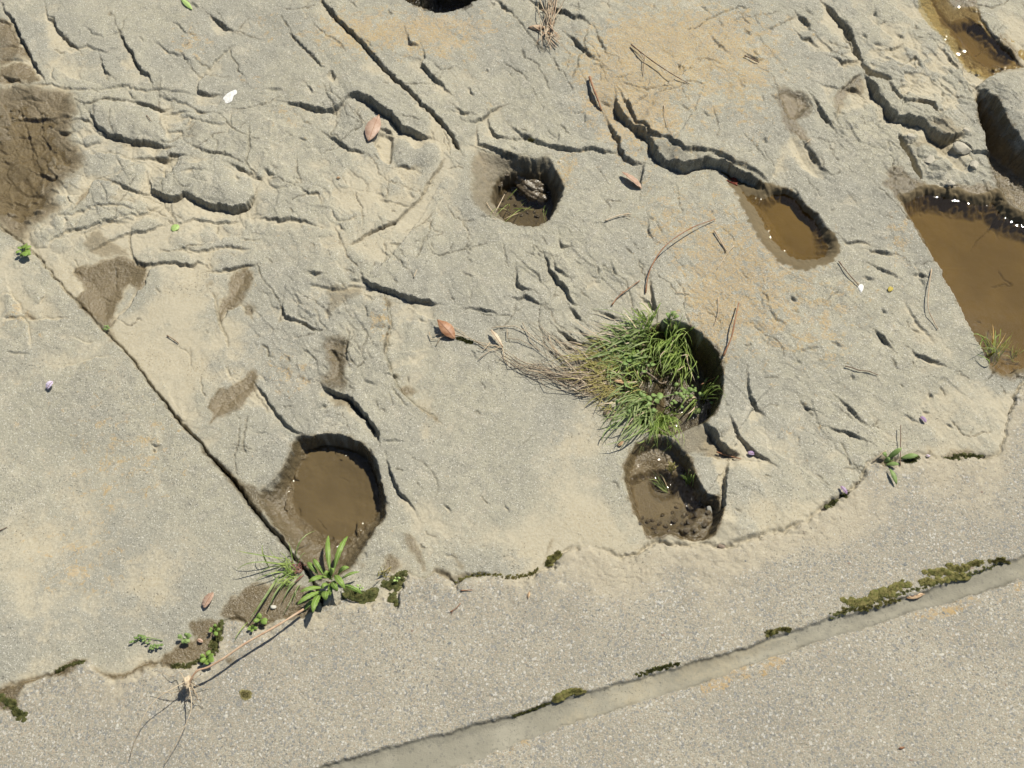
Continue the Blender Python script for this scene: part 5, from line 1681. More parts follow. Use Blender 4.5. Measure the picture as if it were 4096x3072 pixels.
tuft('grass_tuft', 'blue green grass fanning down left below the pothole clump', 'grass', [
    (2590, 1640, 22, 55, 105, 195, 60, 200, .025, .014, 3.2), (2560, 1600, 26, 36, 120, 235, 50, 170, .02, .014, 2.8), (2600, 1650, 20, 14, 60, 130, 60, 150, .03, .01, 2.6)], 'grass_dark', 'tufts of the pothole clump')
tuft('grass_tuft', 'spiky yellow green grass beside the small water glint', 'grass', [
    (2640, 1690, 14, 55, 30, 150, 50, 125, .022, .015, 2.2), (2660, 1680, 12, 30, -60, 40, 30, 80, .025, .03, 2.2)], 'grass', 'tufts of the pothole clump')
tuft('grass_tuft', 'small grass sprig at the right wall of the dark pothole', 'grass', [
    (2810, 1590, 8, 16, -70, 10, 40, 90, .02, .04, 2.2), (2790, 1600, 8, 8, 110, 150, 60, 100, .02, .02, 3.0)], 'grass', 'tufts of the pothole clump')
tuft('grass_tuft', 'yellowing matted grass in the middle of the clump', 'grass', [
    (2450, 1500, 45, 90, 160, 240, 50, 150, .016, .008, 1.8), (2500, 1560, 40, 70, 110, 220, 50, 140, .016, .008, 1.8), (2400, 1440, 30, 40, 150, 200, 60, 160, .014, .004, 1.8)], 'grass_yellow', 'tufts of the pothole clump')
mat_ = empty('dry_grass')
tag(mat_, 'mat of dead straw washed out to the left of the clump', 'dry grass')
mass, mass_b, mass_c = MB(), MB(), MB()
for i in range(66):
    u0, v0 = 2440 + RNG.gauss(0, 45), 1525 + RNG.gauss(0, 40)
    if i < 52:
        tu, tv = RNG.uniform(1960, 2330), 0
        lo, hi_ = np.interp(tu, [1960, 2050, 2330], [1385, 1420, 1450]), np.interp(tu, [1960, 2100, 2330], [1420, 1490, 1570])
        tv = RNG.uniform(lo, hi_)
    else:
        tu = RNG.uniform(2090, 2320)
        tv = np.interp(tu, [2090, 2330], [1300, 1430]) + RNG.gauss(0, 30)
    P = []
    for j in range(6):
        f = j / 5
        P.append(at(u0 + (tu - u0) * f + RNG.gauss(0, 11), v0 + (tv - v0) * f + RNG.gauss(0, 14) + 22 * math.sin(math.pi * f), .003 + .009 * math.sin(math.pi * f) * RNG.random() + .002))
    if i % 5 == 0:
        b = MB()
        b.tube(P, .0011, .0006, 5)
        b.build('straw', 'straw', mat_)
    else:
        RNG.choice([mass, mass, mass_b, mass_c]).tube(P, RNG.uniform(.0004, .0010), .0004, 4)
for mm, mt_ in ((mass, 'straw_grey'), (mass_b, 'straw'), (mass_c, 'bark')):
    mo = mm.build('straw_mass', mt_, mat_)
    mo['kind'] = 'stuff'
mat2 = empty('dry_grass')
tag(mat2, 'thin kinked dry straws trailing past the brown leaf', 'dry grass')
for P in [[(1716, 1328), (1724, 1358), (1760, 1352), (1800, 1330), (1850, 1336), (1900, 1365), (1960, 1378), (2010, 1392)], [(1735, 1340), (1790, 1333), (1850, 1345), (1900, 1362)], [(1745, 1380), (1768, 1340), (1778, 1312), (1815, 1308), (1860, 1335)],
          [(1815, 1307), (1790, 1335)], [(1900, 1365), (1940, 1385), (1980, 1380), (2010, 1392)], [(1915, 1436), (1955, 1405), (2000, 1388)], [(2010, 1392), (2020, 1440), (2036, 1466), (2100, 1462), (2160, 1470), (2240, 1500)],
          [(1965, 1312), (2000, 1306), (2060, 1304), (2110, 1328), (2160, 1370), (2230, 1420), (2300, 1450)], [(2028, 1316), (2030, 1354), (2080, 1358), (2140, 1390), (2200, 1430)], [(1890, 1360), (1950, 1395), (1990, 1400)],
          [(1960, 1370), (1935, 1400), (1910, 1392)], [(2090, 1290), (2110, 1330), (2120, 1360), (2160, 1400)], [(2195, 1340), (2205, 1375), (2240, 1420)], [(2220, 1355), (2280, 1420), (2330, 1460)], [(2300, 1584), (2340, 1583), (2390, 1566)]]:
    b = MB()
    b.tube([at(u, v, .003 + .004 * RNG.random()) for u, v in P], .00095, .0006, 5)
    b.build('straw', RNG.choice(['straw', 'straw', 'straw_grey']), mat2)
dead_leaf('folded tan grass sheath lying on the straw', (2012, 1390), (1962, 1318), 20, 'straw', .006, .004, .012, .5, None, lance, 0, 'leaf_sheath', 'dry leaf', None)
tuft('dry_grass', 'few dark dead blades crossing the rock above the clump', 'dry grass', [(2500, 1370, 20, 9, 185, 215, 150, 260, .02, .008, 2.0), (2330, 1400, 20, 6, 190, 215, 70, 130, .012, .004, 1.6)], 'straw_grey', None, 4)
leafy('broadleaf_weed', 'bright oval leaved weed standing at the top of the dark pothole', (2685, 1290), [
    (2685, 1288, 2652, 1282, 20, .016, .014), (2685, 1278, 2690, 1245, 18, .018, .014), (2690, 1290, 2714, 1306, 20, .016, .012), (2676, 1312, 2655, 1345, 20, .016, .012), (2692, 1276, 2716, 1264, 16, .018, .014), (2682, 1270, 2664, 1252, 16, .018, .014),
    (2692, 1304, 2700, 1330, 16, .014, .012), (2688, 1262, 2706, 1248, 13, .018, .016), (2735, 1340, 2748, 1332, 11, .02, .02)], 'weed', 'weed', None, .008, 0, oval, [[(2690, 1330, 0), (2688, 1300, .014), (2690, 1260, .016)]])
L_ = []
for i in range(34):
    u, v = 2735 + RNG.gauss(0, 42), 1575 + RNG.gauss(0, 26)
    a = RNG.uniform(0, 6.3)
    r = RNG.uniform(13, 24)
    L_.append((u, v, u + r * math.cos(a), v + r * math.sin(a), r * .62, .03, .03 + RNG.uniform(-.004, .004)))
L_ += [(2770, 1635, 2790, 1655, 22, .01, .01), (2790, 1630, 2795, 1655, 18, .01, .01)]
leafy('broadleaf_weed', 'pale green clover like weed over the water in the pothole', (2735, 1580), L_, 'weed', 'weed', None, .006, 0, oval, [[(2640, 1590, .02), (2700, 1575, .03), (2780, 1560, .035)], [(2740, 1580, .03), (2770, 1630, .012)]])
L_ = []
for i in range(26):
    u, v = 2545 + RNG.gauss(0, 30), 1440 + RNG.gauss(0, 24)
    a = RNG.uniform(0, 6.3)
    r = RNG.uniform(10, 17)
    L_.append((u, v, u + r * math.cos(a), v + r * math.sin(a), r * .75, .022, .026))
leafy('broadleaf_weed', 'tiny round leaved weed creeping through the grass clump', (2545, 1440), L_, 'weed', 'weed', None, .004, 0, oval, [[(2500, 1470, .012), (2550, 1440, .02), (2590, 1420, .02)]])
L_ = []
for i in range(16):
    u, v = 2590 + RNG.gauss(0, 40), 1600 + RNG.gauss(0, 22)
    a = RNG.uniform(0, 6.3)
    r = RNG.uniform(16, 30)
    L_.append((u, v, u + r * math.cos(a), v + r * math.sin(a), r * .6, .022, .028))
leafy('broadleaf_weed', 'small leafy weed above the blue green grass fan', (2590, 1600), L_, 'weed', 'weed', None, .005, 0, oval, [[(2560, 1620, .012), (2600, 1595, .022), (2640, 1590, .022)]])
twig('thick bent twig lying across the grass clump', [(2576, 1484, .012), (2610, 1505, .012), (2642, 1528, .01), (2672, 1525, .008)], .0026, .0019, 'bark')
twig('thin dark twig over the dark pothole', [(2805, 1537, .03), (2835, 1522, .03), (2860, 1510, .02)], .0009, .0006, 'twig_red')
dead_leaf('narrow tan leaf caught in the yellow grass', (2458, 1523), (2532, 1536), 15, 'leaf_tan', .004, .018, .018, .2, None, lance)
dead_leaf('curled tan leaf scrap left of the blue green grass', (2470, 1785), (2495, 1765), 16, 'leaf_tan', .005, .002, .006)

# ------------------------------------------------------------------ rosette and its neighbours
def c2(x, y):
    return 940 + x / 3.16, 2080 + y / 3.16


ros = empty('rosette_plant')
tag(ros, 'bright green rosette of long toothed leaves by the lower left pothole', 'plant')
for (bx, by, tx, ty, w, lm, lt) in [(1200, 660, 1180, 195, 26, .03, .03), (1250, 650, 1425, 205, 27, .035, .035), (1120, 700, 990, 490, 24, .025, .03), (1050, 690, 915, 535, 26, .02, .012), (1190, 730, 925, 790, 22, .03, .035), (1330, 760, 1575, 655, 16, .02, .02),
                                    (1300, 700, 1445, 600, 20, .03, .035), (1260, 700, 1395, 875, 26, .035, .035), (1370, 830, 1610, 935, 26, .03, .018), (1130, 860, 820, 915, 24, .025, .025), (1120, 900, 785, 1070, 27, .025, .03), (1090, 930, 985, 1170, 27, .03, .035),
                                    (1170, 890, 1150, 1015, 22, .025, .035), (1080, 960, 870, 1145, 22, .01, .006), (1220, 820, 1090, 870, 18, .03, .035), (1230, 780, 1300, 900, 18, .03, .035), (1230, 760, 1130, 660, 18, .03, .04), (1220, 740, 1260, 640, 16, .035, .05), (1240, 780, 1200, 960, 20, .02, .03)]:
    b_, t_ = c2(bx, by), c2(tx, ty)
    lf_, lp_ = leaf_obj('leaf', b_, t_, w * (.66 + .2 * RNG.random()), 'rosette', ros, toothed, lm * .9, .012, lt, .3, 22, .0006, .0004, RNG.gauss(0, .2))
    b = MB()
    b.tube([up(p, .0007) for p in lp_[:-3]], .0008, .0003, 5)
    b.build('midrib', 'leaf_green', lf_)
for (x, y) in [(1280, 900), (1330, 800), (1150, 780)]:
    b = MB()
    b.tube(spline([at(*c2(1230, 800), .005), at(*c2((1230 + x) / 2, (800 + y) / 2), .012), at(*c2(x, y), .015)], 4), .0016, .0012, 6)
    b.build('leaf_stalk', 'twig_red', ros)
tr = empty('grass_tuft')
tag(tr, 'loose grass tuft with wide drooping blades left of the rosette', 'grass')
for (bx, by, tx, ty, lm, lt, w) in [(700, 500, 0, 380, .05, .025, 2.0), (640, 570, 10, 645, .04, .02, 2.6), (430, 600, 355, 305, .03, .03, 2.6), (770, 450, 1035, 130, .035, .03, 2.6), (560, 700, 165, 1290, .045, .01, 4.6), (640, 760, 440, 1120, .04, .012, 3.6),
                                    (800, 750, 610, 1060, .03, .008, 2.2), (830, 820, 755, 1080, .03, .006, 2.6), (760, 900, 590, 1230, .03, .004, 1.4), (160, 1290, 0, 1540, .02, .004, 1.6), (700, 620, 280, 700, .03, .012, 2.6), (720, 660, 240, 780, .03, .01, 2.2),
                                    (700, 560, 350, 520, .03, .02, 2.4), (850, 680, 640, 960, .03, .01, 2.4), (650, 540, 380, 540, .025, .02, 2.6), (740, 480, 620, 450, .02, .02, 2.0), (780, 600, 900, 420, .02, .03, 1.8)]:
    p = blade_pts(*c2(bx, by), *c2(tx, ty), lm * .8, lt)
    b = MB()
    b.ribbon(p, w * 1.1 / 1000, grass_prof, None, .4)
    b.build('blade', RNG.choice(['grass', 'grass_dark', 'grass_dark']), tr)
mass = MB()
for i in range(38):
    bx, by = 740 + RNG.gauss(0, 70), 660 + RNG.gauss(0, 90)
    a = math.radians(RNG.uniform(90, 260))
    ln = RNG.uniform(80, 330)
    mass.ribbon(blade_pts(*c2(bx, by), *c2(bx + ln * math.cos(a), by + ln * math.sin(a)), .014, .008), RNG.uniform(1.2, 2.8) / 1000, grass_prof, None, .4)
mo = mass.build('blades', 'grass', tr)
mo['kind'] = 'stuff'
mass = MB()
for i in range(26):
    bx, by = 830 + RNG.gauss(0, 25), 600 + RNG.gauss(0, 50)
    mass.tube([at(*c2(bx, by), .001), at(*c2(bx - RNG.uniform(20, 120), by + RNG.uniform(-30, 90)), .008)], .0010, .0006, 4)
mo = mass.build('purple_bases', 'purple_base', tr)
mo['kind'] = 'stuff'

# the uprooted dry stalk
st = empty('dry_stalk')
tag(st, 'long uprooted dry stalk with root ball propped over the concrete', 'dry stalk')
SP = spline([at(1215, 2437, .020), at(1110, 2502, .030), at(985, 2572, .036), at(900, 2630, .038), at(835, 2668, .038), at(790, 2683, .040), at(766, 2715, .036), at(756, 2740, .030)], 6)
b = MB()
b.tube(SP, .0021, .0016, 8, lambda i: 1 + .12 * math.sin(i * 1.1))
b.build('stem', 'stalk', st)
rt = MB()
for i in range(26):
    a = RNG.uniform(0, 6.3)
    p0 = at(755 + RNG.gauss(0, 8), 2735 + RNG.gauss(0, 10), .030)
    q = [p0]
    for j in range(4):
        q.append(q[-1] + Vector((math.cos(a) * .004 + RNG.gauss(0, .003), math.sin(a) * .004 - .003 + RNG.gauss(0, .003), -.006 + RNG.gauss(0, .003))))
    rt.tube(q, .0007, .0003, 4)
sphere_lump(rt, at(748, 2728, .030), .007, .011, .008, 3, .3, 14, 7, .2)
rt.build('root_ball', 'straw', st)
for P in [[(740, 2728, .034), (690, 2755, .045), (640, 2785, .05), (600, 2825, .05), (570, 2880, .045), (545, 2950, .03), (520, 3030, .012)], [(756, 2745, .03), (766, 2800, .035), (762, 2850, .036), (735, 2915, .034), (700, 2980, .025), (655, 3060, .01)],
          [(752, 2735, .03), (700, 2770, .02), (610, 2765, .012)], [(770, 2750, .03), (790, 2790, .02), (760, 2830, .01)], [(770, 2720, .034), (800, 2700, .04), (806, 2690, .05)], [(740, 2725, .03), (720, 2690, .02), (690, 2705, .012), (650, 2690, .004)]]:
    b = MB()
    b.tube(spline([at(*p) for p in P], 5), .0008, .0005, 5)
    b.build('rootlet', 'straw', st)

# ------------------------------------------------------------------ seedlings
def seedling(label, u, v, n, r, mat='weed', spread=14, lift=.012, name='seedling', prof=oval):
    Lf = []
    for i in range(n):
        a = 6.283 * i / n + RNG.gauss(0, .4)
        q = RNG.uniform(.75, 1.15) * r
        s = RNG.uniform(.15, .5) * spread
        Lf.append((u + s * math.cos(a), v + s * math.sin(a), u + (q + s) * math.cos(a), v + (q + s) * .85 * math.sin(a), q * .62, lift * .7, lift * RNG.uniform(.7, 1.2)))
    return leafy(name, label, (u, v), Lf, mat, 'seedling', 'seedlings in the cracks', .003, 0, prof, [[(u, v + 6, 0), (u, v, lift)]])


seedling('bright green seedling in the corner of the left joint', 95, 1000, 8, 26, 'rosette', 20, .014)
seedling('light green seedling with narrow leaves at the apron notch', 828, 2632, 10, 28, 'rosette', 18, .018)
seedling('small seedling with four round leaves in the left mud', 1043, 2478, 5, 26, 'rosette', 10, .012)
seedling('tiny seedling below the round leaved one in the mud', 1008, 2512, 5, 17, 'rosette', 10, .008)
seedling('dull green seedling in the middle of the left mud patch', 735, 2552, 9, 22, 'weed', 22, .012)
seedling('yellow green seedling above the apron notch', 858, 2520, 7, 20, 'rosette', 18, .014)
seedling('tiny pale seedling on the dark moss right of the rosette', 1440, 2352, 6, 13, 'leaf_green', 14, .008)
seedling('tiny pale seedling on the moss at the apron corner', 1588, 2318, 5, 12, 'leaf_green', 10, .008)
seedling('faint tiny seedling in the long diagonal joint', 425, 1312, 6, 12, 'weed', 10, .006)
tl = []
for i in range(22):
    u = 530 + i * 5.5
    v = 2568 - 22 * math.sin(i * .28) + RNG.gauss(0, 5)
    a = RNG.uniform(0, 6.3)
    tl.append((u, v, u + 15 * math.cos(a), v + 13 * math.sin(a), 9, .006, .008))
leafy('seedling', 'trailing line of tiny weeds in a hairline split on the left', (590, 2560), tl, 'weed', 'weed', None, .002, 0, oval, [[(535, 2570, .002), (580, 2550, .004), (650, 2562, .002)]])
leafy('lanceolate_weed', 'small weed with five long leaves at the right seam', (3560, 1850), [
    (3545, 1840, 3606, 1792, 24, .004, .02), (3600, 1835, 3672, 1822, 26, .004, .012), (3540, 1860, 3596, 1858, 22, .004, .012), (3558, 1875, 3586, 1938, 20, .006, .006), (3545, 1830, 3530, 1812, 16, .004, .012), (3535, 1850, 3560, 1832, 18, .006, .02)],
      'weed', 'weed', None, .008, 0, lance, [[(3545, 1850, .001), (3560, 1845, .01), (3575, 1838, .014)]])
twig('upright dark stem beside the weed at the right seam', [(3601, 1862, .002), (3602, 1800, .006), (3603, 1700, .010)], .0010, .0007, 'twig')
twig('pale straw sticking out above the weed at the right seam', [(3490, 1848, .002), (3515, 1825, .008), (3545, 1800, .012)], .0011, .0009, 'straw')
tuft('grass_tuft', 'thin light grass standing in the large right pool', 'grass', [(3975, 1430, 12, 26, 215, 325, 50, 150, .02, .02, 2.2), (3970, 1425, 10, 12, 200, 340, 30, 80, .02, .01, 2.0)], 'grass', None, 6)
tuft('grass_tuft', 'faint grass blades at the right end of the large pool', 'grass', [(4060, 1425, 15, 12, 170, 330, 30, 70, .01, .004, 1.6)], 'grass_dark', None, 4)
tuft('grass_tuft', 'short green sprout standing in the lower pool', 'grass', [(2752, 1935, 7, 22, 220, 300, 25, 55, .012, .012, 1.8)], 'grass', None, 5)
tuft('grass_tuft', 'reddish sprout near the top of the lower pool', 'grass', [(2690, 1885, 8, 18, 200, 330, 18, 40, .01, .008, 1.6)], 'grass_yellow', None, 5)
tuft('grass_tuft', 'dark grass blades drowned in the lower pool', 'grass', [(2665, 1960, 7, 12, 205, 245, 50, 100, .002, .001, 1.8)], 'grass_dark', None, 5)
tuft('grass_tuft', 'orange green sprouts on the moss right of the rosette', 'grass', [(1535, 2300, 12, 18, 150, 330, 15, 40, .01, .012, 1.6)], 'grass_yellow', None, 4)
tuft('grass_tuft', 'stray green blades floating in the round upper pothole', 'grass', [(2070, 830, 26, 7, 140, 380, 40, 110, .006, .004, 1.6), (2140, 830, 26, 6, 60, 330, 30, 80, .006, .004, 1.4)], 'grass', None, 6)
tuft('dry_grass', 'few brown straws at the lower lip of the round upper pothole', 'dry grass', [(2000, 858, 16, 6, 150, 400, 20, 60, .006, .003, 1.3)], 'straw', None, 4)

# ------------------------------------------------------------------ moss
moss('bright moss cushions in a row along the mortar joint', [(3390, 2395), (3440, 2415), (3500, 2385), (3560, 2360), (3620, 2335)], 'moss', 30, 17, .55, 12)
moss('thick moss bank where the mortar joint meets the apron', [(3710, 2285), (3760, 2290), (3800, 2295), (3860, 2308), (3720, 2325), (3690, 2325)], 'moss', 30, 16, .55, 8)
moss('moss cushions further right on the mortar joint', [(3800, 2268), (3850, 2278), (3890, 2255), (3920, 2252)], 'moss', 26, 9, .55, 7)
moss('thin moss streak at the far right of the mortar joint', [(3965, 2244), (4010, 2238), (4030, 2250)], 'moss', 15, 7, .4, 6)
moss('low moss line under the big cushions', [(3365, 2440), (3440, 2438), (3470, 2435), (3550, 2408), (3600, 2395)], 'moss', 14, 14, .4, 6)
moss('thin dark moss mat joining the cushions of the mortar joint', [(3330, 2462), (3400, 2440), (3500, 2408), (3600, 2375), (3700, 2345), (3800, 2318), (3900, 2290), (4010, 2248)], 'moss_dark', 13, 40, .3, 7)
moss('two small moss clumps in the middle of the mortar joint', [(3065, 2535), (3085, 2530), (3140, 2515), (3160, 2518)], 'moss', 16, 8, .45, 7)
moss('twin round moss cushions on the mortar joint', [(2222, 2797), (2232, 2792), (2285, 2768), (2310, 2764), (2330, 2765)], 'moss', 30, 7, .5, 5)
moss('thin dark moss line left of the twin cushions', [(2050, 2862), (2100, 2850), (2150, 2828), (2190, 2815)], 'moss_dark', 10, 16, .35, 4)
moss('thin moss streak on the rim of the mortar joint', [(2560, 2700), (2610, 2680), (2660, 2668), (2720, 2655)], 'moss_dark', 11, 16, .35, 6)
moss('dark wet moss pad right of the rosette', [(1400, 2378), (1430, 2388), (1470, 2385), (1495, 2370)], 'moss_dark', 30, 14, .3, 12)
moss('dark moss filling the notch at the apron corner', [(1540, 2335), (1565, 2345), (1590, 2315), (1615, 2290), (1570, 2390), (1578, 2412)], 'moss_dark', 24, 18, .3, 9)
moss('moss running along the seam in the middle', [(1830, 2320), (1900, 2300), (1960, 2298), (2040, 2310), (2110, 2300), (2150, 2275)], 'moss', 10, 26, .35, 6)
moss('green moss wedge at the seam below the middle slab', [(2185, 2262), (2205, 2245), (2225, 2225), (2245, 2210)], 'moss', 22, 10, .35, 8)
moss('dark moss edge round the apron notch on the left', [(880, 2490), (872, 2530), (866, 2570), (850, 2610)], 'moss_dark', 24, 13, .3, 8)
moss('moss fringe along the wet mud at the left seam', [(700, 2660), (740, 2668), (790, 2648), (830, 2630)], 'moss_dark', 16, 13, .3, 7)
moss('brown green moss in the corner at the left margin', [(15, 2790), (45, 2815), (70, 2850), (95, 2862)], 'moss_dark', 24, 11, .3, 10)
moss('olive moss smear on the left seam', [(225, 2690), (260, 2672), (300, 2655), (330, 2648)], 'moss_dark', 12, 12, .3, 5)
moss('moss at the base of the right seam', [(3305, 2030), (3330, 2015), (3345, 2000)], 'moss_dark', 18, 7, .4, 6)
moss('moss under the violet petal on the right seam', [(3365, 1985), (3390, 1978)], 'moss_dark', 17, 5, .4, 6)
moss('moss pad behind the weed at the right seam', [(3630, 1845), (3655, 1838), (3670, 1825)], 'moss_dark', 18, 7, .35, 6)
moss('moss strip along the seam at the far right', [(3790, 1835), (3840, 1825), (3880, 1820), (3925, 1828)], 'moss_dark', 16, 13, .35, 8)
moss('sliver of dark moss beside the brown leaf', [(1832, 1352), (1850, 1358), (1870, 1366), (1888, 1370)], 'moss_dark', 15, 9, .5, 4)
moss('small moss pad under the split above the upper pothole', [(2115, 562), (2130, 560)], 'moss', 13, 5, .4, 5)
moss('round olive lichen disc on the concrete', [(975, 2770), (985, 2785), (992, 2772)], 'lichen_disc', 26, 5, .16, 6, 'lichen_disc', 'lichen', None)

# ------------------------------------------------------------------ leaves, petals and droppings
dead_leaf('faded pink brown leaf in the hollow under the curved scarp', (1474, 566), (1516, 458), 46, 'leaf_pink', .010, .004, .012, .25, None)
dead_leaf('dark red wet leaf under the long scarp', (2908, 672), (2950, 742), 40, 'leaf_red', .004, -.004, .002, .3)
dead_leaf('thin curled pinkish leaf beside the short vertical split', (2488, 688), (2566, 754), 40, 'leaf_pink', .003, .010, .003, .4, None, lance, .5)
dead_leaf('glossy brown pointed leaf at the end of the straw', (1820, 1356), (1748, 1278), 50, 'leaf_brown', .010, .003, .014, .3)
dead_leaf('pale pink leaf near the left mud patch', (815, 2432), (852, 2370), 40, 'leaf_pink', .008, .006, .003, .3, None, oval, .3)
dead_leaf('tan leaf flake among the moss on the mortar joint', (3625, 2392), (3700, 2375), 22, 'leaf_tan', .004, .002, .004, .2)
dead_leaf('tiny orange leaf scrap on the concrete under the middle', (2118, 2365), (2112, 2395), 10, 'leaf_tan', .003, .003, .003)
dead_leaf('small reddish leaf scrap below the lower pool', (3595, 2993), (3620, 2990), 9, 'leaf_brown', .002, .002, .002)
dead_leaf('small orange fleck of leaf on the left rock', (1345, 712), (1362, 710), 11, 'leaf_tan', .002, .002, .002)
dead_leaf('round pale green leaf lying on the left rock', (690, 925), (712, 898), 30, 'leaf_green', .002, .001, .002, .12, None, oval, 0, 'fallen_leaf', 'leaf', None)
dead_leaf('long green leaf at the top left margin', (725, -5), (768, 38), 16, 'leaf_green', .004, .002, .002, .3, None, lance, 0, 'fallen_leaf', 'leaf', None)
dead_leaf('yellow petal on the right slab', (3554, 1166), (3568, 1148), 15, 'petal_yellow', .003, .002, .003, .3, None, oval, 0, 'petal', 'petal', None)
dead_leaf('lilac petal curled up on the left slab', (188, 1556), (212, 1526), 26, 'petal_lilac', .008, .004, .010, .5, None, oval, 0, 'petal', 'petal', None)
dead_leaf('violet petal pair on the right slab', (3682, 1666), (3704, 1690), 17, 'petal_violet', .005, .003, .004, .5, None, oval, 0, 'petal', 'petal', None)
dead_leaf('violet petal on moss at the right seam', (3362, 1944), (3388, 1976), 17, 'petal_violet', .005, .006, .006, .5, None, oval, 0, 'petal', 'petal', None)
dead_leaf('violet petal in the groove right of the lower pool', (2990, 1812), (3018, 1816), 17, 'petal_violet', .006, .004, .004, .5, None, oval, 0, 'petal', 'petal', None)
dead_leaf('tiny white petal on the right seam', (3703, 1821), (3722, 1826), 9, 'petal_lilac', .003, .003, .003, .5, None, oval, 0, 'petal', 'petal', None)
dead_leaf('small pink petal in the left mud patch', (790, 2558), (812, 2568), 14, 'leaf_pink', .003, .004, .004, .5, None, oval, 0, 'petal', 'petal', None)


def splat(label, pts):
    pts = chaikin(pts, 2)
    cu, cv = sum(p[0] for p in pts) / len(pts), sum(p[1] for p in pts) / len(pts)
    b = MB()
    n = len(pts)
    for f, h in ((1, .0004), (.75, .0014), (.35, .0018)):
        for u, v in pts:
            b.v.append(at(cu + (u - cu) * f, cv + (v - cv) * f, h + RNG.uniform(0, .0004)))
    b.v.append(at(cu, cv, .0018))
    for k in range(2):
        for i in range(n):
            b.f.append((k * n + i, k * n + (i + 1) % n, (k + 1) * n + (i + 1) % n, (k + 1) * n + i))
    for i in range(n):
        b.f.append((2 * n + i, 2 * n + (i + 1) % n, 3 * n))
    o = b.build('bird_dropping', 'dropping')
    return tag(o, label, 'dropping')


splat('chalky white bird dropping on the upper left rock', T(0, 0, [(1440, 640), (1470, 605), (1500, 590), (1530, 578), (1540, 605), (1510, 625), (1505, 655), (1485, 665), (1462, 672), (1455, 650)]))
splat('small white bird dropping at the tip of the dark split twig', T(3, 1, [(580, 200), (600, 178), (622, 190), (618, 215), (605, 240), (592, 225)]))

# ------------------------------------------------------------------ twigs
twig('forked dark twig on the lichen slab near the top', [(2525, 178, .004), (2580, 222, .012), (2650, 272, .012), (2710, 310, .006), (2758, 336, .002)], .0016, .0009, 'twig', [[(2578, 222, .012), (2574, 265, .006), (2572, 305, .002)], [(2525, 178, .004), (2560, 210, .004), (2578, 240, .002)]])
twig('long arched thin twig above the planted pothole', [(2582, 1172, .002), (2600, 1080, .010), (2660, 985, .018), (2760, 915, .014), (2862, 876, .003)], .0015, .0009, 'twig_red')
twig('pale split twig lying on the lichen slab', [(2857, 922, .004), (2880, 960, .003), (2906, 1004, .002)], .0016, .0012, 'twig_pale')
twig('thin white straw beside the pale split twig', [(2936, 982, .003), (2905, 1020, .003), (2868, 1076, .002)], .0009, .0006, 'straw')
twig('bleached forked twig right of the upper pothole', [(2420, 883, .003), (2460, 866, .004), (2500, 857, .004), (2526, 856, .003)], .0015, .0011, 'straw', [[(2490, 858, .004), (2512, 866, .003), (2524, 872, .003)], [(2500, 856, .004), (2515, 852, .003)]])
twig('dark stick leaning over the rim of the planted pothole', [(2893, 1425, .004), (2925, 1350, .014), (2940, 1280, .018), (2955, 1212, .010)], .0019, .0012, 'twig_red')
twig('short red brown twig above the grass clump', [(2447, 1220, .002), (2475, 1185, .005), (2520, 1150, .005), (2560, 1122, .002)], .0013, .0008, 'twig_red', [[(2500, 1165, .005), (2480, 1168, .003)]])
twig('tiny straight straw on the rock above the planted pothole', [(2702, 1170, .002), (2758, 1172, .002)], .0010, .0008, 'straw')
twig('hair thin straw on the lichen slab above the dark stick', [(2872, 1190, .003), (2874, 1250, .005), (2856, 1300, .003)], .0007, .0005, 'twig_pale')
twig('pale bent straw with knots near the right edge of the slab', [(3726, 1076, .003), (3716, 1150, .008), (3712, 1230, .008), (3735, 1285, .004), (3752, 1318, .002)], .0011, .0008, 'twig_pale')
twig('dark wavy rootlet on the middle of the right slab', [(3380, 1464, .003), (3405, 1470, .004), (3440, 1482, .003), (3475, 1485, .003), (3512, 1500, .002)], .0011, .0008, 'twig')
twig('stick wedged in the split right of the upper middle', [(2358, 308, .006), (2372, 350, .008), (2392, 400, .006), (2406, 442, .000)], .0028, .0018, 'twig_red')
twig('dark short stem on the white dropping of the right slab', [(3355, 1045, .003), (3390, 1090, .005), (3435, 1142, .003)], .0012, .0009, 'twig')
twig('brown twig in the groove right of the lower pool', [(2866, 1808, .006), (2910, 1822, .008), (2965, 1836, .004)], .0013, .0009, 'twig_red')
twig('thin grey twig in the upper left rock', [(585, 460, .002), (605, 485, .003)], .0009, .0007, 'twig')
twig('dark short twig on the left slab by the joint', [(668, 1342, .002), (690, 1355, .003), (714, 1373, .002)], .0011, .0008, 'twig')
twig('tiny brown twig on the concrete right of the rosette', [(1842, 2362, .002), (1892, 2360, .003)], .0011, .0008, 'twig_red')
twig('forked rusty rootlet on the concrete in the middle', [(1800, 2448, .002), (1825, 2432, .004), (1842, 2412, .003)], .0008, .0006, 'twig_red', [[(1810, 2444, .003), (1806, 2460, .002)]])
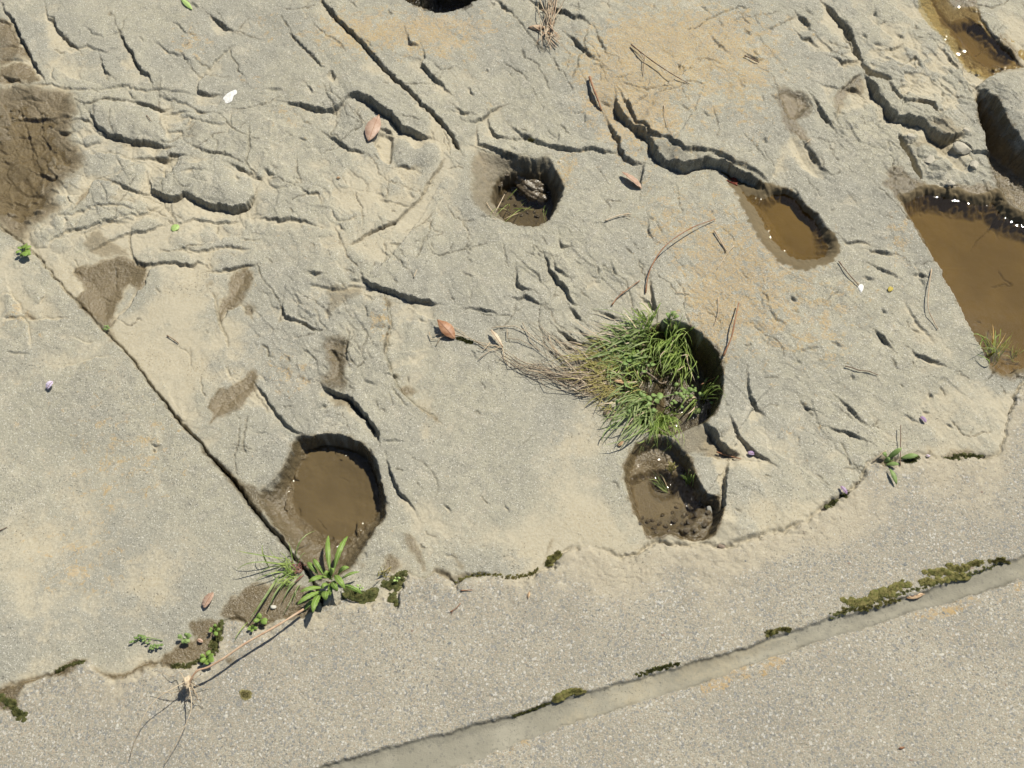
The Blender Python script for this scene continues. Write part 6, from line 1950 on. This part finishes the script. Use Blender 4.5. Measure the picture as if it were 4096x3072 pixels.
twig('short straw at the top of the concrete far left', [(0, 2122, .002), (28, 2108, .002)], .0009, .0007, 'twig')
twig('thin straw lying in the small wet notch of the upper right slab', [(3228, 570, .004), (3243, 556, .004)], .0010, .0008, 'straw')
twig('short brown twig above the notch in the upper right', [(2978, 222, .003), (3005, 235, .004), (3035, 250, .003)], .0016, .0010, 'twig')
twig('thin arching straw on the lichen slab in the upper middle', [(2655, 420, .002), (2664, 470, .006), (2680, 520, .004), (2690, 545, .002)], .0008, .0006, 'twig_pale')
twig('pale straw lying on the lip of the round upper pothole', [(1946, 810, .004), (1960, 832, .004), (1975, 852, .003)], .0011, .0008, 'straw')
twig('tiny pale straw on the grey rock above the brown leaf', [(1655, 1108, .002), (1668, 1078, .003)], .0009, .0007, 'straw')

# the tuft of dead grass at the top
dt = empty('dry_grass')
tag(dt, 'bundle of pale dead grass stems at the top edge', 'dry grass')
for i in range(34):
    u0, v0 = 2195 + RNG.gauss(0, 14), 110 + RNG.gauss(0, 14)
    if i < 22:
        tu, tv = 2200 + RNG.gauss(0, 30), RNG.uniform(-90, 40)
    else:
        tu, tv = 2215 + RNG.gauss(0, 25), RNG.uniform(150, 205)
    b = MB()
    b.tube(spline([at(u0, v0, .006), at((u0 + tu) / 2 + RNG.gauss(0, 10), (v0 + tv) / 2, .016), at(tu, tv, .008 + .01 * RNG.random())], 4), .0012, .0007, 5)
    b.build('straw', RNG.choice(['straw', 'straw', 'straw_grey', 'stalk']), dt)
for P in [[(2130, 105), (2170, 130), (2195, 170), (2205, 200)], [(2180, 120), (2210, 150), (2240, 175)], [(2225, 190), (2200, 150), (2230, 130)], [(2165, 40), (2200, 50), (2215, 58)]]:
    b = MB()
    b.tube(spline([at(u, v, .006) for u, v in P], 5), .0015, .0010, 6)
    b.build('straw', 'stalk', dt)
o, _ = leaf_obj('seed_husk', (2112, 108), (2185, 108), 30, 'stalk', None, oval, .012, .004, .004, -.8, 11, 0, .0012)
tag(o, 'curled brown husk beside the dead grass at the top edge', 'husk')
